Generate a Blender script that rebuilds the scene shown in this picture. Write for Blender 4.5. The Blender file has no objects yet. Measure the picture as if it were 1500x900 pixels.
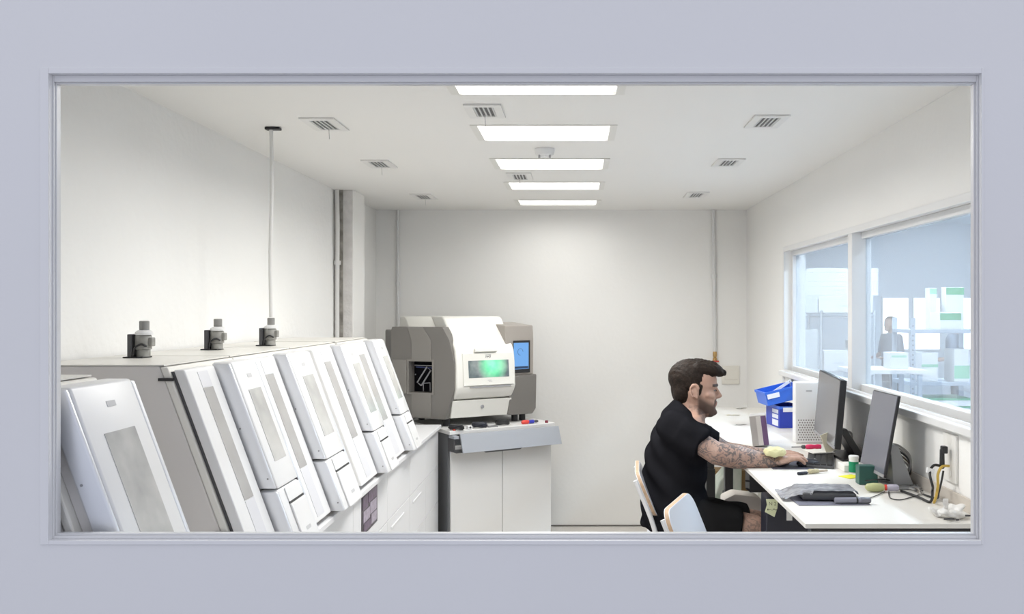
import bpy, bmesh, math, random
from mathutils import Vector, Matrix
random.seed(7)
# ---------------------------------------------------------------- camera, world, exposure
SC = bpy.context.scene
COL = SC.collection
F, CX, CY, H0 = 1300.0, 846.0, 452.0, 1.62          # focal length in px, vanishing point, eye height
cd = bpy.data.cameras.new('camera'); cam = bpy.data.objects.new('camera', cd); COL.objects.link(cam)
cam.location = (0, 0, H0); cam.rotation_euler = (math.pi/2, 0, 0)
cd.sensor_fit = 'HORIZONTAL'; cd.sensor_width = 36; cd.lens = F/1500*36
cd.shift_x = (750-CX)/1500; cd.shift_y = (CY-450)/1500
cd.clip_start = 0.05; cd.clip_end = 100
SC.camera = cam
w = bpy.data.worlds.new('world'); SC.world = w; w.use_nodes = True
w.node_tree.nodes['Background'].inputs[0].default_value = (0.62, 0.64, 0.73, 1)
w.node_tree.nodes['Background'].inputs[1].default_value = 1.22
SC.view_settings.view_transform = 'Standard'; SC.view_settings.look = 'None'
SC.view_settings.exposure = 0.0; SC.view_settings.gamma = 1.0
SC.view_settings.use_curve_mapping = False
LED = 1.3            # ceiling panel glow
LEDW = 12.0          # watts of each panel lamp
LED_STORE = 115.0

def P(px, py, Y): return Vector(((px-CX)/F*Y, Y, H0-(py-CY)/F*Y))
def onz(px, py, z):
    Y = F*(H0-z)/(py-CY); return Vector(((px-CX)/F*Y, Y, z))
def ony(px, X): return F*X/(px-CX)

# ---------------------------------------------------------------- materials
MATS = {}
def mat(name, col, rough=0.5, metal=0.0, var=0.0, vscale=8.0, bump=0.0, bscale=60.0, emit=None, estr=0.0, spec=0.5, col2=None, trans=0.0):
    if name in MATS: return MATS[name]
    m = bpy.data.materials.new(name); m.use_nodes = True; MATS[name] = m
    nt = m.node_tree; b = nt.nodes['Principled BSDF']
    b.inputs['Base Color'].default_value = (*col, 1); b.inputs['Roughness'].default_value = rough
    b.inputs['Metallic'].default_value = metal; b.inputs['Specular IOR Level'].default_value = spec
    if trans: b.inputs['Transmission Weight'].default_value = trans
    tc = nt.nodes.new('ShaderNodeTexCoord')
    if var > 0 or col2:
        n = nt.nodes.new('ShaderNodeTexNoise'); n.inputs['Scale'].default_value = vscale; n.inputs['Detail'].default_value = 5
        nt.links.new(tc.outputs['Object'], n.inputs['Vector'])
        r = nt.nodes.new('ShaderNodeValToRGB')
        c2 = col2 or tuple(max(0, c*(1-var)) for c in col)
        r.color_ramp.elements[0].position = 0.35; r.color_ramp.elements[1].position = 0.65
        r.color_ramp.elements[0].color = (*c2, 1); r.color_ramp.elements[1].color = (*col, 1)
        nt.links.new(n.outputs['Fac'], r.inputs['Fac']); nt.links.new(r.outputs['Color'], b.inputs['Base Color'])
    if bump > 0:
        n2 = nt.nodes.new('ShaderNodeTexNoise'); n2.inputs['Scale'].default_value = bscale; n2.inputs['Detail'].default_value = 4
        nt.links.new(tc.outputs['Object'], n2.inputs['Vector'])
        bp = nt.nodes.new('ShaderNodeBump'); bp.inputs['Strength'].default_value = bump; bp.inputs['Distance'].default_value = 0.01
        nt.links.new(n2.outputs['Fac'], bp.inputs['Height']); nt.links.new(bp.outputs['Normal'], b.inputs['Normal'])
    if emit:
        b.inputs['Emission Color'].default_value = (*emit, 1); b.inputs['Emission Strength'].default_value = estr
    return m
def glass(name, tint, f0=0.04, haze=0.0):
    m = bpy.data.materials.new(name); m.use_nodes = True; MATS[name] = m
    nt = m.node_tree; nt.nodes.remove(nt.nodes['Principled BSDF'])
    out = nt.nodes['Material Output']
    t = nt.nodes.new('ShaderNodeBsdfTransparent'); t.inputs['Color'].default_value = (*tint, 1)
    g = nt.nodes.new('ShaderNodeBsdfGlossy'); g.inputs['Roughness'].default_value = 0.0
    lw = nt.nodes.new('ShaderNodeLayerWeight'); lw.inputs['Blend'].default_value = 0.5      # facing = 1 - cos
    pw = nt.nodes.new('ShaderNodeMath'); pw.operation = 'POWER'; pw.inputs[1].default_value = 5.0; nt.links.new(lw.outputs['Facing'], pw.inputs[0])
    fr = nt.nodes.new('ShaderNodeMath'); fr.operation = 'MULTIPLY_ADD'; fr.inputs[1].default_value = 1-f0; fr.inputs[2].default_value = f0; nt.links.new(pw.outputs[0], fr.inputs[0])
    mx = nt.nodes.new('ShaderNodeMixShader')
    nt.links.new(fr.outputs[0], mx.inputs[0]); nt.links.new(t.outputs[0], mx.inputs[1]); nt.links.new(g.outputs[0], mx.inputs[2])
    last = mx
    if haze > 0:
        d = nt.nodes.new('ShaderNodeBsdfDiffuse'); d.inputs['Color'].default_value = (0.8, 0.84, 0.9, 1)
        m2 = nt.nodes.new('ShaderNodeMixShader'); m2.inputs[0].default_value = haze
        nt.links.new(mx.outputs[0], m2.inputs[1]); nt.links.new(d.outputs[0], m2.inputs[2]); last = m2
    nt.links.new(last.outputs[0], out.inputs['Surface'])
    return m
wall_m = mat('wall_paint', (0.905, 0.897, 0.875), 0.7, var=0.03, vscale=1.5, bump=0.10, bscale=35)
wall_left_m = mat('wall_plaster', (0.905, 0.9, 0.88), 0.75, var=0.035, vscale=1.2, bump=0.3, bscale=28)
ceil_m = mat('ceiling_paint', (0.90, 0.89, 0.865), 0.8, var=0.02, vscale=1.0, bump=0.05)
hall_m = mat('hall_wall_paint', (0.80, 0.80, 0.80), 0.55, var=0.02, vscale=1.2, bump=0.03, bscale=90)
trim_m = mat('trim_paint', (0.80, 0.80, 0.80), 0.4)
alu_m = mat('white_coated_frame', (0.72, 0.72, 0.72), 0.3)
seal_m = mat('rubber_seal', (0.30, 0.30, 0.31), 0.5)
floor_m = mat('floor_vinyl', (0.72, 0.69, 0.65), 0.5, var=0.06, vscale=3)
hallfloor_m = mat('hall_floor_paint', (0.55, 0.56, 0.60), 0.5, var=0.08, vscale=2)
conc_m = mat('raw_concrete', (0.42, 0.40, 0.36), 0.9, var=0.45, vscale=18, bump=0.6, bscale=40)
plast_m = mat('rough_plaster', (0.72, 0.70, 0.68), 0.9, var=0.12, vscale=25, bump=0.6, bscale=60)
pipe_m = mat('painted_pipe', (0.74, 0.73, 0.71), 0.4)
pipeg_m = mat('grey_pipe', (0.72, 0.72, 0.72), 0.4)
glass_m = glass('clear_glass', (0.985, 0.99, 0.99), 0.0005)
glass2_m = glass('side_glass', (0.90, 0.95, 0.985), 0.04, haze=0.16)
white_m = mat('white_plastic', (0.80, 0.80, 0.80), 0.35)
whitem_m = mat('white_machine_enamel', (0.755, 0.755, 0.76), 0.32, var=0.015, vscale=6)
prof_m = mat('satin_aluminium_profile', (0.80, 0.81, 0.84), 0.38, metal=0.55)
cream_m = mat('cream_machine_panel', (0.76, 0.745, 0.70), 0.4)
body_m = mat('warm_grey_machine_body', (0.70, 0.675, 0.655), 0.45, var=0.03, vscale=4)
tank_m = mat('machine_window', (0.40, 0.40, 0.395), 0.18, var=0.28, vscale=11, col2=(0.55, 0.545, 0.53))
tank2_m = mat('machine_side_window', (0.44, 0.43, 0.42), 0.25, var=0.15, vscale=9)
lav_m = mat('frosted_strip', (0.66, 0.66, 0.69), 0.35)
dark_m = mat('black_plastic', (0.018, 0.018, 0.02), 0.45)
dgrey_m = mat('dark_grey_plastic', (0.07, 0.07, 0.075), 0.5)
gap_m = mat('dark_gap', (0.05, 0.05, 0.05), 0.8)
mgrey_m = mat('mid_grey_plastic', (0.30, 0.30, 0.31), 0.45)
fit_m = mat('grey_fitting_plastic', (0.36, 0.355, 0.33), 0.5, var=0.35, vscale=30)
fitcap_m = mat('grey_fitting_cap', (0.26, 0.255, 0.245), 0.5)
mark_m = mat('pale_grey_print', (0.52, 0.52, 0.53), 0.6)
wood_m = mat('plywood_edge', (0.62, 0.43, 0.28), 0.55, var=0.25, vscale=40)
desk_m = mat('white_desk_laminate', (0.79, 0.77, 0.73), 0.4, var=0.04, vscale=5)
chairw_m = mat('white_laminate_plywood', (0.80, 0.82, 0.88), 0.35)
steelw_m = mat('white_coated_steel', (0.78, 0.78, 0.79), 0.3)
chrome_m = mat('chrome_wire', (0.7, 0.71, 0.72), 0.25, metal=0.9)

# ---------------------------------------------------------------- geometry helpers
class G:
    def __init__(s): s.bm = bmesh.new()
    def _hull(s, vs, faces):
        v = [s.bm.verts.new(p) for p in vs]
        fs = [s.bm.faces.new([v[i] for i in f]) for f in faces]
        return v, fs
    def box(s, x0, x1, y0, y1, z0, z1, bev=0.0, M=None, seg=2):
        x0, x1 = min(x0, x1), max(x0, x1); y0, y1 = min(y0, y1), max(y0, y1); z0, z1 = min(z0, z1), max(z0, z1)
        vs = [Vector(p) for p in ((x0,y0,z0),(x1,y0,z0),(x1,y1,z0),(x0,y1,z0),(x0,y0,z1),(x1,y0,z1),(x1,y1,z1),(x0,y1,z1))]
        if M is not None: vs = [M @ p for p in vs]
        v, fs = s._hull(vs, ((0,3,2,1),(4,5,6,7),(0,1,5,4),(1,2,6,5),(2,3,7,6),(3,0,4,7)))
        if bev > 0:
            es = list({e for f in fs for e in f.edges})
            bmesh.ops.bevel(s.bm, geom=es, offset=bev, segments=seg, affect='EDGES', profile=0.5)
        return s
    def prism(s, poly, a, b, fn, bev=0.0, seg=2):
        """poly: list of 2-D points, extruded between a and b; fn(u, v, t) -> 3-D point"""
        n = len(poly)
        va = [s.bm.verts.new(fn(u, v, a)) for u, v in poly]; vb = [s.bm.verts.new(fn(u, v, b)) for u, v in poly]
        fs = [s.bm.faces.new(va[::-1]), s.bm.faces.new(vb)]
        for i in range(n): fs.append(s.bm.faces.new((va[i], va[(i+1) % n], vb[(i+1) % n], vb[i])))
        bmesh.ops.recalc_face_normals(s.bm, faces=fs)
        if bev > 0:
            es = list({e for f in fs for e in f.edges})
            bmesh.ops.bevel(s.bm, geom=es, offset=bev, segments=seg, affect='EDGES', profile=0.5)
        return s
    def ring(s, c, x, y, rx, ry, n):
        return [s.bm.verts.new(c + x*(rx*math.cos(2*math.pi*i/n)) + y*(ry*math.sin(2*math.pi*i/n))) for i in range(n)]
    def skinrings(s, rings, cap=True):
        n = len(rings[0]); fs = []
        for a, b in zip(rings, rings[1:]):
            for i in range(n): fs.append(s.bm.faces.new((a[i], a[(i+1) % n], b[(i+1) % n], b[i])))
        if cap:
            fs.append(s.bm.faces.new(rings[0][::-1])); fs.append(s.bm.faces.new(rings[-1]))
        bmesh.ops.recalc_face_normals(s.bm, faces=fs)
    def cyl(s, p0, p1, r0, r1=None, n=16):
        p0, p1 = Vector(p0), Vector(p1); r1 = r0 if r1 is None else r1
        d = (p1-p0).normalized(); x = d.orthogonal().normalized(); y = d.cross(x)
        s.skinrings([s.ring(p0, x, y, r0, r0, n), s.ring(p1, x, y, r1, r1, n)]); return s
    def lathe(s, c, prof, n=24, axis=(0,0,1)):
        c = Vector(c); d = Vector(axis).normalized(); x = d.orthogonal().normalized(); y = d.cross(x)
        s.skinrings([s.ring(c+d*h, x, y, max(r, 1e-4), max(r, 1e-4), n) for r, h in prof]); return s
    def tube(s, pts, r, n=8, sub=4):
        pts = [Vector(p) for p in pts]
        if len(pts) > 2 and sub > 1:
            q = []
            for i in range(len(pts)-1):
                p0 = pts[max(i-1,0)]; p1 = pts[i]; p2 = pts[i+1]; p3 = pts[min(i+2, len(pts)-1)]
                for k in range(sub):
                    t = k/sub
                    q.append(0.5*((2*p1)+(p2-p0)*t+(2*p0-5*p1+4*p2-p3)*t*t+(3*p1-p0-3*p2+p3)*t**3))
            pts = q+[pts[-1]]
        rings = []; x = None
        for i, p in enumerate(pts):
            d = (pts[min(i+1, len(pts)-1)]-pts[max(i-1, 0)])
            d = d.normalized() if d.length > 1e-9 else Vector((0,0,1))
            if x is None: x = d.orthogonal().normalized()
            else:
                x = (x-d*x.dot(d)); x = x.normalized() if x.length > 1e-6 else d.orthogonal().normalized()
            rings.append(s.ring(p, x, d.cross(x), r, r, n))
        s.skinrings(rings); return s
    def cap(s, p0, p1, r0, r1, n=14, flat=1.0, fdir=None, k=4):
        """capsule with two radii, optional flattening along fdir"""
        p0, p1 = Vector(p0), Vector(p1); d = p1-p0; L = d.length; d = d/L if L > 1e-9 else Vector((0,0,1))
        x = (Vector(fdir)-d*d.dot(Vector(fdir))).normalized() if fdir is not None else d.orthogonal().normalized()
        y = d.cross(x); rings = []
        for i in range(k):
            a = math.pi/2*(1-(i+0.15)/k); rings.append(s.ring(p0-d*(r0*math.sin(a)), x, y, r0*math.cos(a)*flat, r0*math.cos(a), n))
        for i in range(5):
            t = i/4; r = r0+(r1-r0)*t; rings.append(s.ring(p0+(p1-p0)*t, x, y, r*flat, r, n))
        for i in range(1, k+1):
            a = math.pi/2*((i-0.15)/k); rings.append(s.ring(p1+d*(r1*math.sin(a)), x, y, r1*math.cos(a)*flat, r1*math.cos(a), n))
        s.skinrings(rings); return s
    def ell(s, c, r, M=None, n=20, m=12):
        c = Vector(c); M = M or Matrix.Identity(3); rings = []
        for j in range(m):
            a = -math.pi/2+math.pi*(j+0.5)/m
            rings.append([s.bm.verts.new(c + M @ Vector((r[0]*math.cos(a)*math.cos(2*math.pi*i/n), r[1]*math.cos(a)*math.sin(2*math.pi*i/n), r[2]*math.sin(a)))) for i in range(n)])
        s.skinrings(rings); return s
    def loft(s, sections, n=24):
        """sections: (centre, xdir, ydir, rx, ry)"""
        s.skinrings([s.ring(Vector(c), Vector(x), Vector(y), rx, ry, n) for c, x, y, rx, ry in sections]); return s
    def xf(s, M):
        bmesh.ops.transform(s.bm, matrix=M, verts=s.bm.verts); return s

WM = {}
def obj(name, g, m, parent=None, smooth=None, local=False):
    bm = g.bm if isinstance(g, G) else g
    bmesh.ops.recalc_face_normals(bm, faces=bm.faces)
    me = bpy.data.meshes.new(name)
    o = bpy.data.objects.new(name, me); COL.objects.link(o)
    if parent is not None:
        o.parent = parent
        if not local: bmesh.ops.transform(bm, matrix=WM[parent.name].inverted(), verts=bm.verts)
        WM[o.name] = WM[parent.name].copy()
    elif local: WM[o.name] = Matrix.Identity(4)
    else:
        xs = [v.co for v in bm.verts]
        c = Vector(((min(p.x for p in xs)+max(p.x for p in xs))/2, (min(p.y for p in xs)+max(p.y for p in xs))/2, min(p.z for p in xs)))
        bmesh.ops.translate(bm, vec=-c, verts=bm.verts); o.location = c; WM[o.name] = Matrix.Translation(c)
    if smooth is not None:
        for f in bm.faces: f.smooth = True
        for e in bm.edges:
            if len(e.link_faces) == 2: e.smooth = e.calc_face_angle(0) < math.radians(smooth)
    bm.to_mesh(me); bm.free()
    if m: me.materials.append(m)
    return o
def tag(o, label, cat, group=None):
    o['label'] = label; o['category'] = cat
    if group: o['group'] = group
    return o
def thing(name, label, cat, loc=(0,0,0), rz=0.0, group=None):
    o = bpy.data.objects.new(name, None); COL.objects.link(o); o.empty_display_size = 0.1
    o.location = loc; o.rotation_euler = (0, 0, rz)
    WM[o.name] = Matrix.Translation(loc) @ Matrix.Rotation(rz, 4, 'Z')
    return tag(o, label, cat, group)
def struct(name, g, m, smooth=None):
    o = obj(name, g, m, None, smooth); o['kind'] = 'structure'; return o
def structgroup(name, loc):
    o = bpy.data.objects.new(name, None); COL.objects.link(o); o.location = loc; o.empty_display_size = 0.1
    WM[o.name] = Matrix.Translation(loc); o['kind'] = 'structure'; return o
def evalmesh(o):
    dg = bpy.context.evaluated_depsgraph_get(); dg.update()
    return bpy.data.meshes.new_from_object(o.evaluated_get(dg))
def remesh(g, voxel, smooth=6, noise=None):
    """closed overlapping shapes -> one continuous surface (bmesh)"""
    me = bpy.data.meshes.new('tmp'); bmesh.ops.recalc_face_normals(g.bm, faces=g.bm.faces); g.bm.to_mesh(me); g.bm.free()
    o = bpy.data.objects.new('tmp', me); COL.objects.link(o)
    md = o.modifiers.new('r', 'REMESH'); md.mode = 'VOXEL'; md.voxel_size = voxel; md.adaptivity = 0
    if smooth:
        sm = o.modifiers.new('s', 'SMOOTH'); sm.factor = 0.5; sm.iterations = smooth
    m2 = evalmesh(o); bpy.data.objects.remove(o); bpy.data.meshes.remove(me)
    b = bmesh.new(); b.from_mesh(m2); bpy.data.meshes.remove(m2)
    return b
def textmesh(name, txt, size, m, M, parent, extr=0.0008, align='CENTER'):
    cu = bpy.data.curves.new('txt', 'FONT'); cu.body = txt; cu.size = size; cu.extrude = extr
    cu.align_x = align; cu.align_y = 'CENTER'; cu.resolution_u = 3
    o = bpy.data.objects.new('txt', cu); COL.objects.link(o)
    me = evalmesh(o); bpy.data.objects.remove(o); bpy.data.curves.remove(cu)
    b = bmesh.new(); b.from_mesh(me); bpy.data.meshes.remove(me)
    bmesh.ops.transform(b, matrix=M, verts=b.verts)
    return obj(name, b, m, parent)
def basis(o, x, y, z):
    x, y, z = Vector(x).normalized(), Vector(y).normalized(), Vector(z).normalized()
    return Matrix(((x.x, y.x, z.x, o[0]), (x.y, y.y, z.y, o[1]), (x.z, y.z, z.z, o[2]), (0, 0, 0, 1)))

# ---------------------------------------------------------------- the rooms
XL, XR, YF0, YF1, YB, ZC = -1.496, 1.255, 1.70, 1.735, 6.586, 2.35
SX0, SX1, SY0, SY1, SZ = 1.40, 7.6, 1.80, 14.0, 2.95         # storage room behind the side window
struct('floor', G().box(XL-0.1, 1.38, YF1, YB+0.1, -0.08, 0.0), floor_m)
struct('floor_hall', G().box(-5, 6, -4.5, YF1, -0.08, 0.0), hallfloor_m)
struct('floor_storage', G().box(1.38, SX1+0.1, YF1, SY1+0.1, -0.08, 0.0), hallfloor_m)
LX0, LX1 = -0.415, 0.145
lights_y = [(2.70, 3.01), (3.53, 3.84), (4.32, 4.63), (5.12, 5.42), (5.96, 6.26)]
g = G()                                                       # ceiling with recesses for the lamps
g.box(XL-0.1, LX0, YF1, YB+0.1, ZC, ZC+0.10); g.box(LX1, 1.38, YF1, YB+0.1, ZC, ZC+0.10)
ys = [YF1]+[v for p in lights_y for v in p]+[YB+0.1]
for a, b in zip(ys[::2], ys[1::2]): g.box(LX0, LX1, a, b, ZC, ZC+0.10)
g.box(XL-0.1, 1.38, YF1, YB+0.1, ZC+0.10, ZC+0.14)
struct('ceiling', g, ceil_m)
struct('wall_left', G().box(XL-0.1, XL, YF1, YB+0.1, 0, ZC), wall_left_m)
struct('wall_back', G().box(XL, 1.38, YB, YB+0.1, 0, ZC), wall_m)
# front wall with the big opening
GY = 1.75
ox0, ox1 = (72-CX)/F*YF0, (1437-CX)/F*YF0
oz0, oz1 = H0-(792-CY)/F*YF0, H0-(108-CY)/F*YF0
g = G()
g.box(-5, ox0, YF0, YF1, 0, 3.2); g.box(ox1, 6.0, YF0, YF1, 0, 3.2)
g.box(ox0, ox1, YF0, YF1, 0, oz0); g.box(ox0, ox1, YF0, YF1, oz1, 3.2)
struct('wall_front', g, hall_m)
wn = structgroup('window_1', ((ox0+ox1)/2, YF0, oz0))
def frame(g, x0, x1, z0, z1, t, y0, y1, bev=0.0):
    tl, tr, tb, tt = t
    g.box(x0, x0+tl, y0, y1, z0, z1, bev); g.box(x1-tr, x1, y0, y1, z0, z1, bev)
    g.box(x0+tl, x1-tr, y0, y1, z0, z0+tb, bev); g.box(x0+tl, x1-tr, y0, y1, z1-tt, z1, bev); return g
for a0, a1, b0, b1 in ((ox0-0.016, ox0, oz0-0.008, oz1+0.011), (ox1, ox1+0.004, oz0-0.008, oz1+0.011), (ox0, ox1, oz0-0.008, oz0), (ox0, ox1, oz1, oz1+0.011)):
    obj('casing', G().box(a0, a1, YF0-0.003, YF0, b0, b1, 0.001), trim_m, wn)
obj('window_frame', frame(G(), ox0, ox1, oz0, oz1, (0.003, 0.004, 0.006, 0.013), YF0+0.010, YF0+0.022, 0.001), alu_m, wn)
obj('glazing_bead', frame(G(), ox0+0.003, ox1-0.004, oz0+0.006, oz1-0.013, (0.002, 0.003, 0.003, 0.003), YF0+0.016, YF0+0.030, 0.0007), alu_m, wn)
obj('pane', G().box(ox0+0.0045, ox1-0.0065, YF0+0.023, YF0+0.027, oz0+0.0085, oz1-0.0155), glass_m, wn)
# right wall with side window
WY0, WY1, WZ0, WZ1 = 2.25, 5.37, 1.244, 1.967
g = G()
g.box(XR, 1.38, YF1, WY0, 0, ZC); g.box(XR, 1.38, WY1, YB, 0, ZC)
g.box(XR, 1.38, WY0, WY1, 0, WZ0); g.box(XR, 1.38, WY0, WY1, WZ1, ZC)
struct('wall_right', g, wall_m)
w2 = structgroup('window_2', (XR, (WY0+WY1)/2, WZ0))
def yframe(g, y0, y1, z0, z1, t, x0, x1, bev=0.0):
    g.box(x0, x1, y0, y0+t, z0, z1, bev); g.box(x0, x1, y1-t, y1, z0, z1, bev)
    g.box(x0, x1, y0+t, y1-t, z0, z0+t, bev); g.box(x0, x1, y0+t, y1-t, z1-t, z1, bev); return g
obj('window_frame', yframe(G(), WY0, WY1, WZ0, WZ1, 0.03, XR+0.04, XR+0.085, 0.003), white_m, w2)
obj('mullion', G().box(XR-0.004, XR+0.085, 4.05, 4.11, WZ0, WZ1, 0.003), white_m, w2)
obj('casing', yframe(G(), WY0-0.025, WY1+0.025, WZ0-0.02, WZ1+0.025, 0.03, XR-0.008, XR, 0.002), white_m, w2)
obj('window_sill', G().box(XR-0.035, XR+0.04, WY0-0.02, WY1+0.02, WZ0-0.028, WZ0, 0.004), white_m, w2)
for a, b in ((WY0+0.03, 4.05), (4.11, WY1-0.03)):
    obj('pane', G().box(XR+0.06, XR+0.066, a, b, WZ0+0.03, WZ1-0.03), glass2_m, w2)
# pillar on the left wall with an open chase beside it
struct('wall_pillar', G().box(XL, -1.386, 5.47, 5.76, 0, ZC, 0.006), plast_m)
struct('trim_1', G().box(XL, -1.445, 5.462, 5.47, 0, ZC), conc_m)
struct('trim_2', G().box(-1.3875, -1.383, 5.474, 5.76, 0, ZC), wall_m)
# thin dark strip painted in as the shadow gap below the back wall
struct('shadow_gap_back', G().box(-0.4, XR, YB-0.006, YB, 0.006, 0.012), mat('floor_gap', (0.12, 0.11, 0.10), 0.8))
# storage room shell
st_m = mat('storage_wall_paint', (0.80, 0.84, 0.88), 0.7, var=0.02, vscale=1)
struct('wall_storage_far', G().box(1.38, SX1+0.1, SY1, SY1+0.1, 0, SZ), st_m)
struct('wall_storage_right', G().box(SX1, SX1+0.1, YF1, SY1, 0, SZ), st_m)
struct('wall_storage_left', G().box(1.28, 1.38, YB+0.1, SY1, 0, SZ), st_m)
struct('wall_storage_top', G().box(1.255, 1.38, YF1, YB+0.1, ZC+0.14, SZ), st_m)
struct('ceiling_storage', G().box(1.255, SX1+0.1, YF1, SY1+0.1, SZ, SZ+0.1), st_m)

# ---------------------------------------------------------------- ceiling things
led_m = mat('led_diffuser', (0.9, 0.9, 0.9), 0.5, emit=(1.0, 0.978, 0.945), estr=LED)
ledf_m = mat('led_tray', (0.80, 0.79, 0.75), 0.45)
order = ['nearest the front window', 'second from the front window', 'in the middle of the row', 'second from the back wall', 'nearest the back wall']
for (a, b), wd, pw_ in zip(lights_y, order, (1.25, 1.2, 1.1, 0.72, 0.20)):
    t = thing('ceiling_light', 'white recessed rectangular LED ceiling panel, the one '+wd, 'light', ((LX0+LX1)/2, (a+b)/2, ZC), 0, 'recessed ceiling panels in one row')
    g = G(); frame_t = 0.003
    g.box(LX0, LX1, a, a+0.003, ZC-0.002, ZC+0.05); g.box(LX0, LX1, b-0.003, b, ZC-0.002, ZC+0.05)
    g.box(LX0, LX0+0.003, a+0.003, b-0.003, ZC-0.002, ZC+0.05); g.box(LX1-0.003, LX1, a+0.003, b-0.003, ZC-0.002, ZC+0.05)
    obj('tray', g, ledf_m, t)
    g = G(); g.box(LX0-0.014, LX1+0.014, a-0.006, a+0.003, ZC-0.004, ZC-0.0005); g.box(LX0-0.014, LX1+0.014, b-0.003, b+0.006, ZC-0.004, ZC-0.0005)
    g.box(LX0-0.014, LX0+0.016, a+0.003, b-0.003, ZC-0.004, ZC-0.0005); g.box(LX1-0.016, LX1+0.014, a+0.003, b-0.003, ZC-0.004, ZC-0.0005)
    obj('rim', g, ledf_m, t)
    obj('diffuser', G().box(LX0+0.016, LX1-0.016, a+0.004, b-0.004, ZC+0.004, ZC+0.012), led_m, t)
    la = bpy.data.lights.new('panel_lamp', 'AREA'); la.shape = 'RECTANGLE'; la.size = LX1-LX0-0.05; la.size_y = b-a-0.02; la.energy = LEDW*pw_; la.color = (1.0, 0.978, 0.945); la.spread = math.radians(168)
    lo = bpy.data.objects.new('panel_lamp', la); COL.objects.link(lo); lo.parent = t; lo.location = (0, 0, 0.003)
ventm = mat('vent_plate', (0.80, 0.79, 0.77), 0.4); slotm = mat('vent_slot', (0.16, 0.16, 0.16), 0.7); slatm = mat('vent_slat', (0.60, 0.60, 0.60), 0.4)
VENT = [(437, 490, 172, 190, 'left of the lights, nearest the front window'), (528, 568, 234, 245, 'left of the lights, middle one'), (600, 627, 284, 291.5, 'left of the lights, nearest the back wall'),
        (678, 728, 152, 171, 'between the first two light panels'), (741, 767, 253, 263, 'beside the fourth light panel'),
        (1106, 1154, 168, 186, 'right of the lights, nearest the front window'), (1052, 1088, 232, 243, 'right of the lights, middle one'), (1008, 1036, 281, 289, 'right of the lights, nearest the back wall')]
for x0, x1, ya, yb, wd in VENT:
    Y0 = F*(ZC-H0)/(CY-ya); Y1 = F*(ZC-H0)/(CY-yb); X0 = (x0-CX)/F*Y0; X1 = X0+0.135
    t = thing('ceiling_vent', 'small white slatted ceiling air vent, '+wd, 'vent', ((X0+X1)/2, (Y0+Y1)/2, ZC), 0, 'ceiling air vents')
    obj('plate', G().box(X0, X1, Y0, Y0+0.03, ZC-0.007, ZC-0.0005, 0.001).box(X0, X1, Y1-0.03, Y1, ZC-0.007, ZC-0.0005, 0.001).box(X0, X0+0.03, Y0+0.03, Y1-0.03, ZC-0.007, ZC-0.0005, 0.001).box(X1-0.03, X1, Y0+0.03, Y1-0.03, ZC-0.007, ZC-0.0005, 0.001), ventm, t)
    obj('duct_opening', G().box(X0+0.028, X1-0.028, Y0+0.028, Y1-0.028, ZC-0.002, ZC-0.0006), slotm, t)
    for k in range(5):
        xs_ = X0+0.034+k*(0.067/4)
        obj('slat', G().box(xs_-0.003, xs_+0.003, Y0+0.028, Y1-0.028, ZC-0.006, ZC-0.0022), slatm, t)
    if x0 < 800: obj('pull_wire', G().cyl((X0+0.06, Y1-0.03, ZC-0.007), (X0+0.062, Y1-0.03, ZC-0.045), 0.0012, n=6), slatm, t)
c = Vector((-0.15, 4.06, ZC))
t = thing('smoke_detector', 'round white smoke detector on the ceiling between light panels', 'detector', c)
obj('housing', G().lathe(c, [(0.046, -0.001), (0.046, -0.010), (0.040, -0.028), (0.022, -0.036)], 28), white_m, t, 40)
for dx in (-0.024, 0.0, 0.024):
    obj('sensor_stud', G().cyl(c+Vector((dx, -0.02, -0.03)), c+Vector((dx, -0.02, -0.044)), 0.005, n=10), mgrey_m if dx else white_m, t)

# ---------------------------------------------------------------- pipes, wall fittings
def pipe(name, label, pts, r, m, clips=(), cat='pipe'):
    t = thing(name, label, cat, pts[-1]); obj('tube', G().tube(pts, r, 10, 3), m, t, 60)
    for c_, n_ in clips: obj('clip', G().lathe(c_, [(r*1.6, -0.012), (r*1.6, 0.012)], 12), m, t, 40)
    return t
pipe('wall_pipe', 'pale vertical conduit in the chase beside the left pillar', [(-1.475, 5.44, ZC-0.002), (-1.468, 5.43, 2.1), (-1.473, 5.44, 1.7), (-1.473, 5.44, 0.05)], 0.013, pipe_m, [((-1.471, 5.436, 1.9), 0), ((-1.473, 5.44, 1.4), 0)])
pipe('back_wall_pipe', 'thin grey vertical pipe on the back wall behind the milling machine', [(-1.33, YB-0.016, ZC-0.002), (-1.33, YB-0.016, 0.4)], 0.011, pipeg_m, [((-1.33, YB-0.016, 1.80), 0)])
bp = (1.005, YB-0.016)
pipe('gas_pipe', 'grey vertical pipe with clip coming down the back wall above the man', [(bp[0], bp[1], ZC-0.002), (bp[0]+0.012, bp[1], 1.30)], 0.013, pipeg_m, [((bp[0]+0.006, bp[1], 1.86), 0)])
brass = mat('brass', (0.55, 0.36, 0.15), 0.35, metal=0.7); redm = mat('red_handle', (0.5, 0.06, 0.04), 0.4)
vc = Vector((1.017, YB-0.016, 1.20))
t = thing('gas_valve', 'brass valve with red handle at the end of the back wall pipe', 'valve', vc)
obj('valve_body', G().lathe(vc, [(0.012, 0.0), (0.016, 0.012), (0.010, 0.02), (0.016, 0.03), (0.016, 0.05), (0.010, 0.055), (0.015, 0.07), (0.015, 0.09), (0.013, 0.10)], 14), brass, t, 40)
obj('handle', G().box(vc.x-0.028, vc.x+0.028, vc.y-0.022, vc.y-0.012, vc.z+0.022, vc.z+0.034, 0.003), redm, t)
p0, p1 = P(1057, 536, YB), P(1083, 563, YB)
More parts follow.
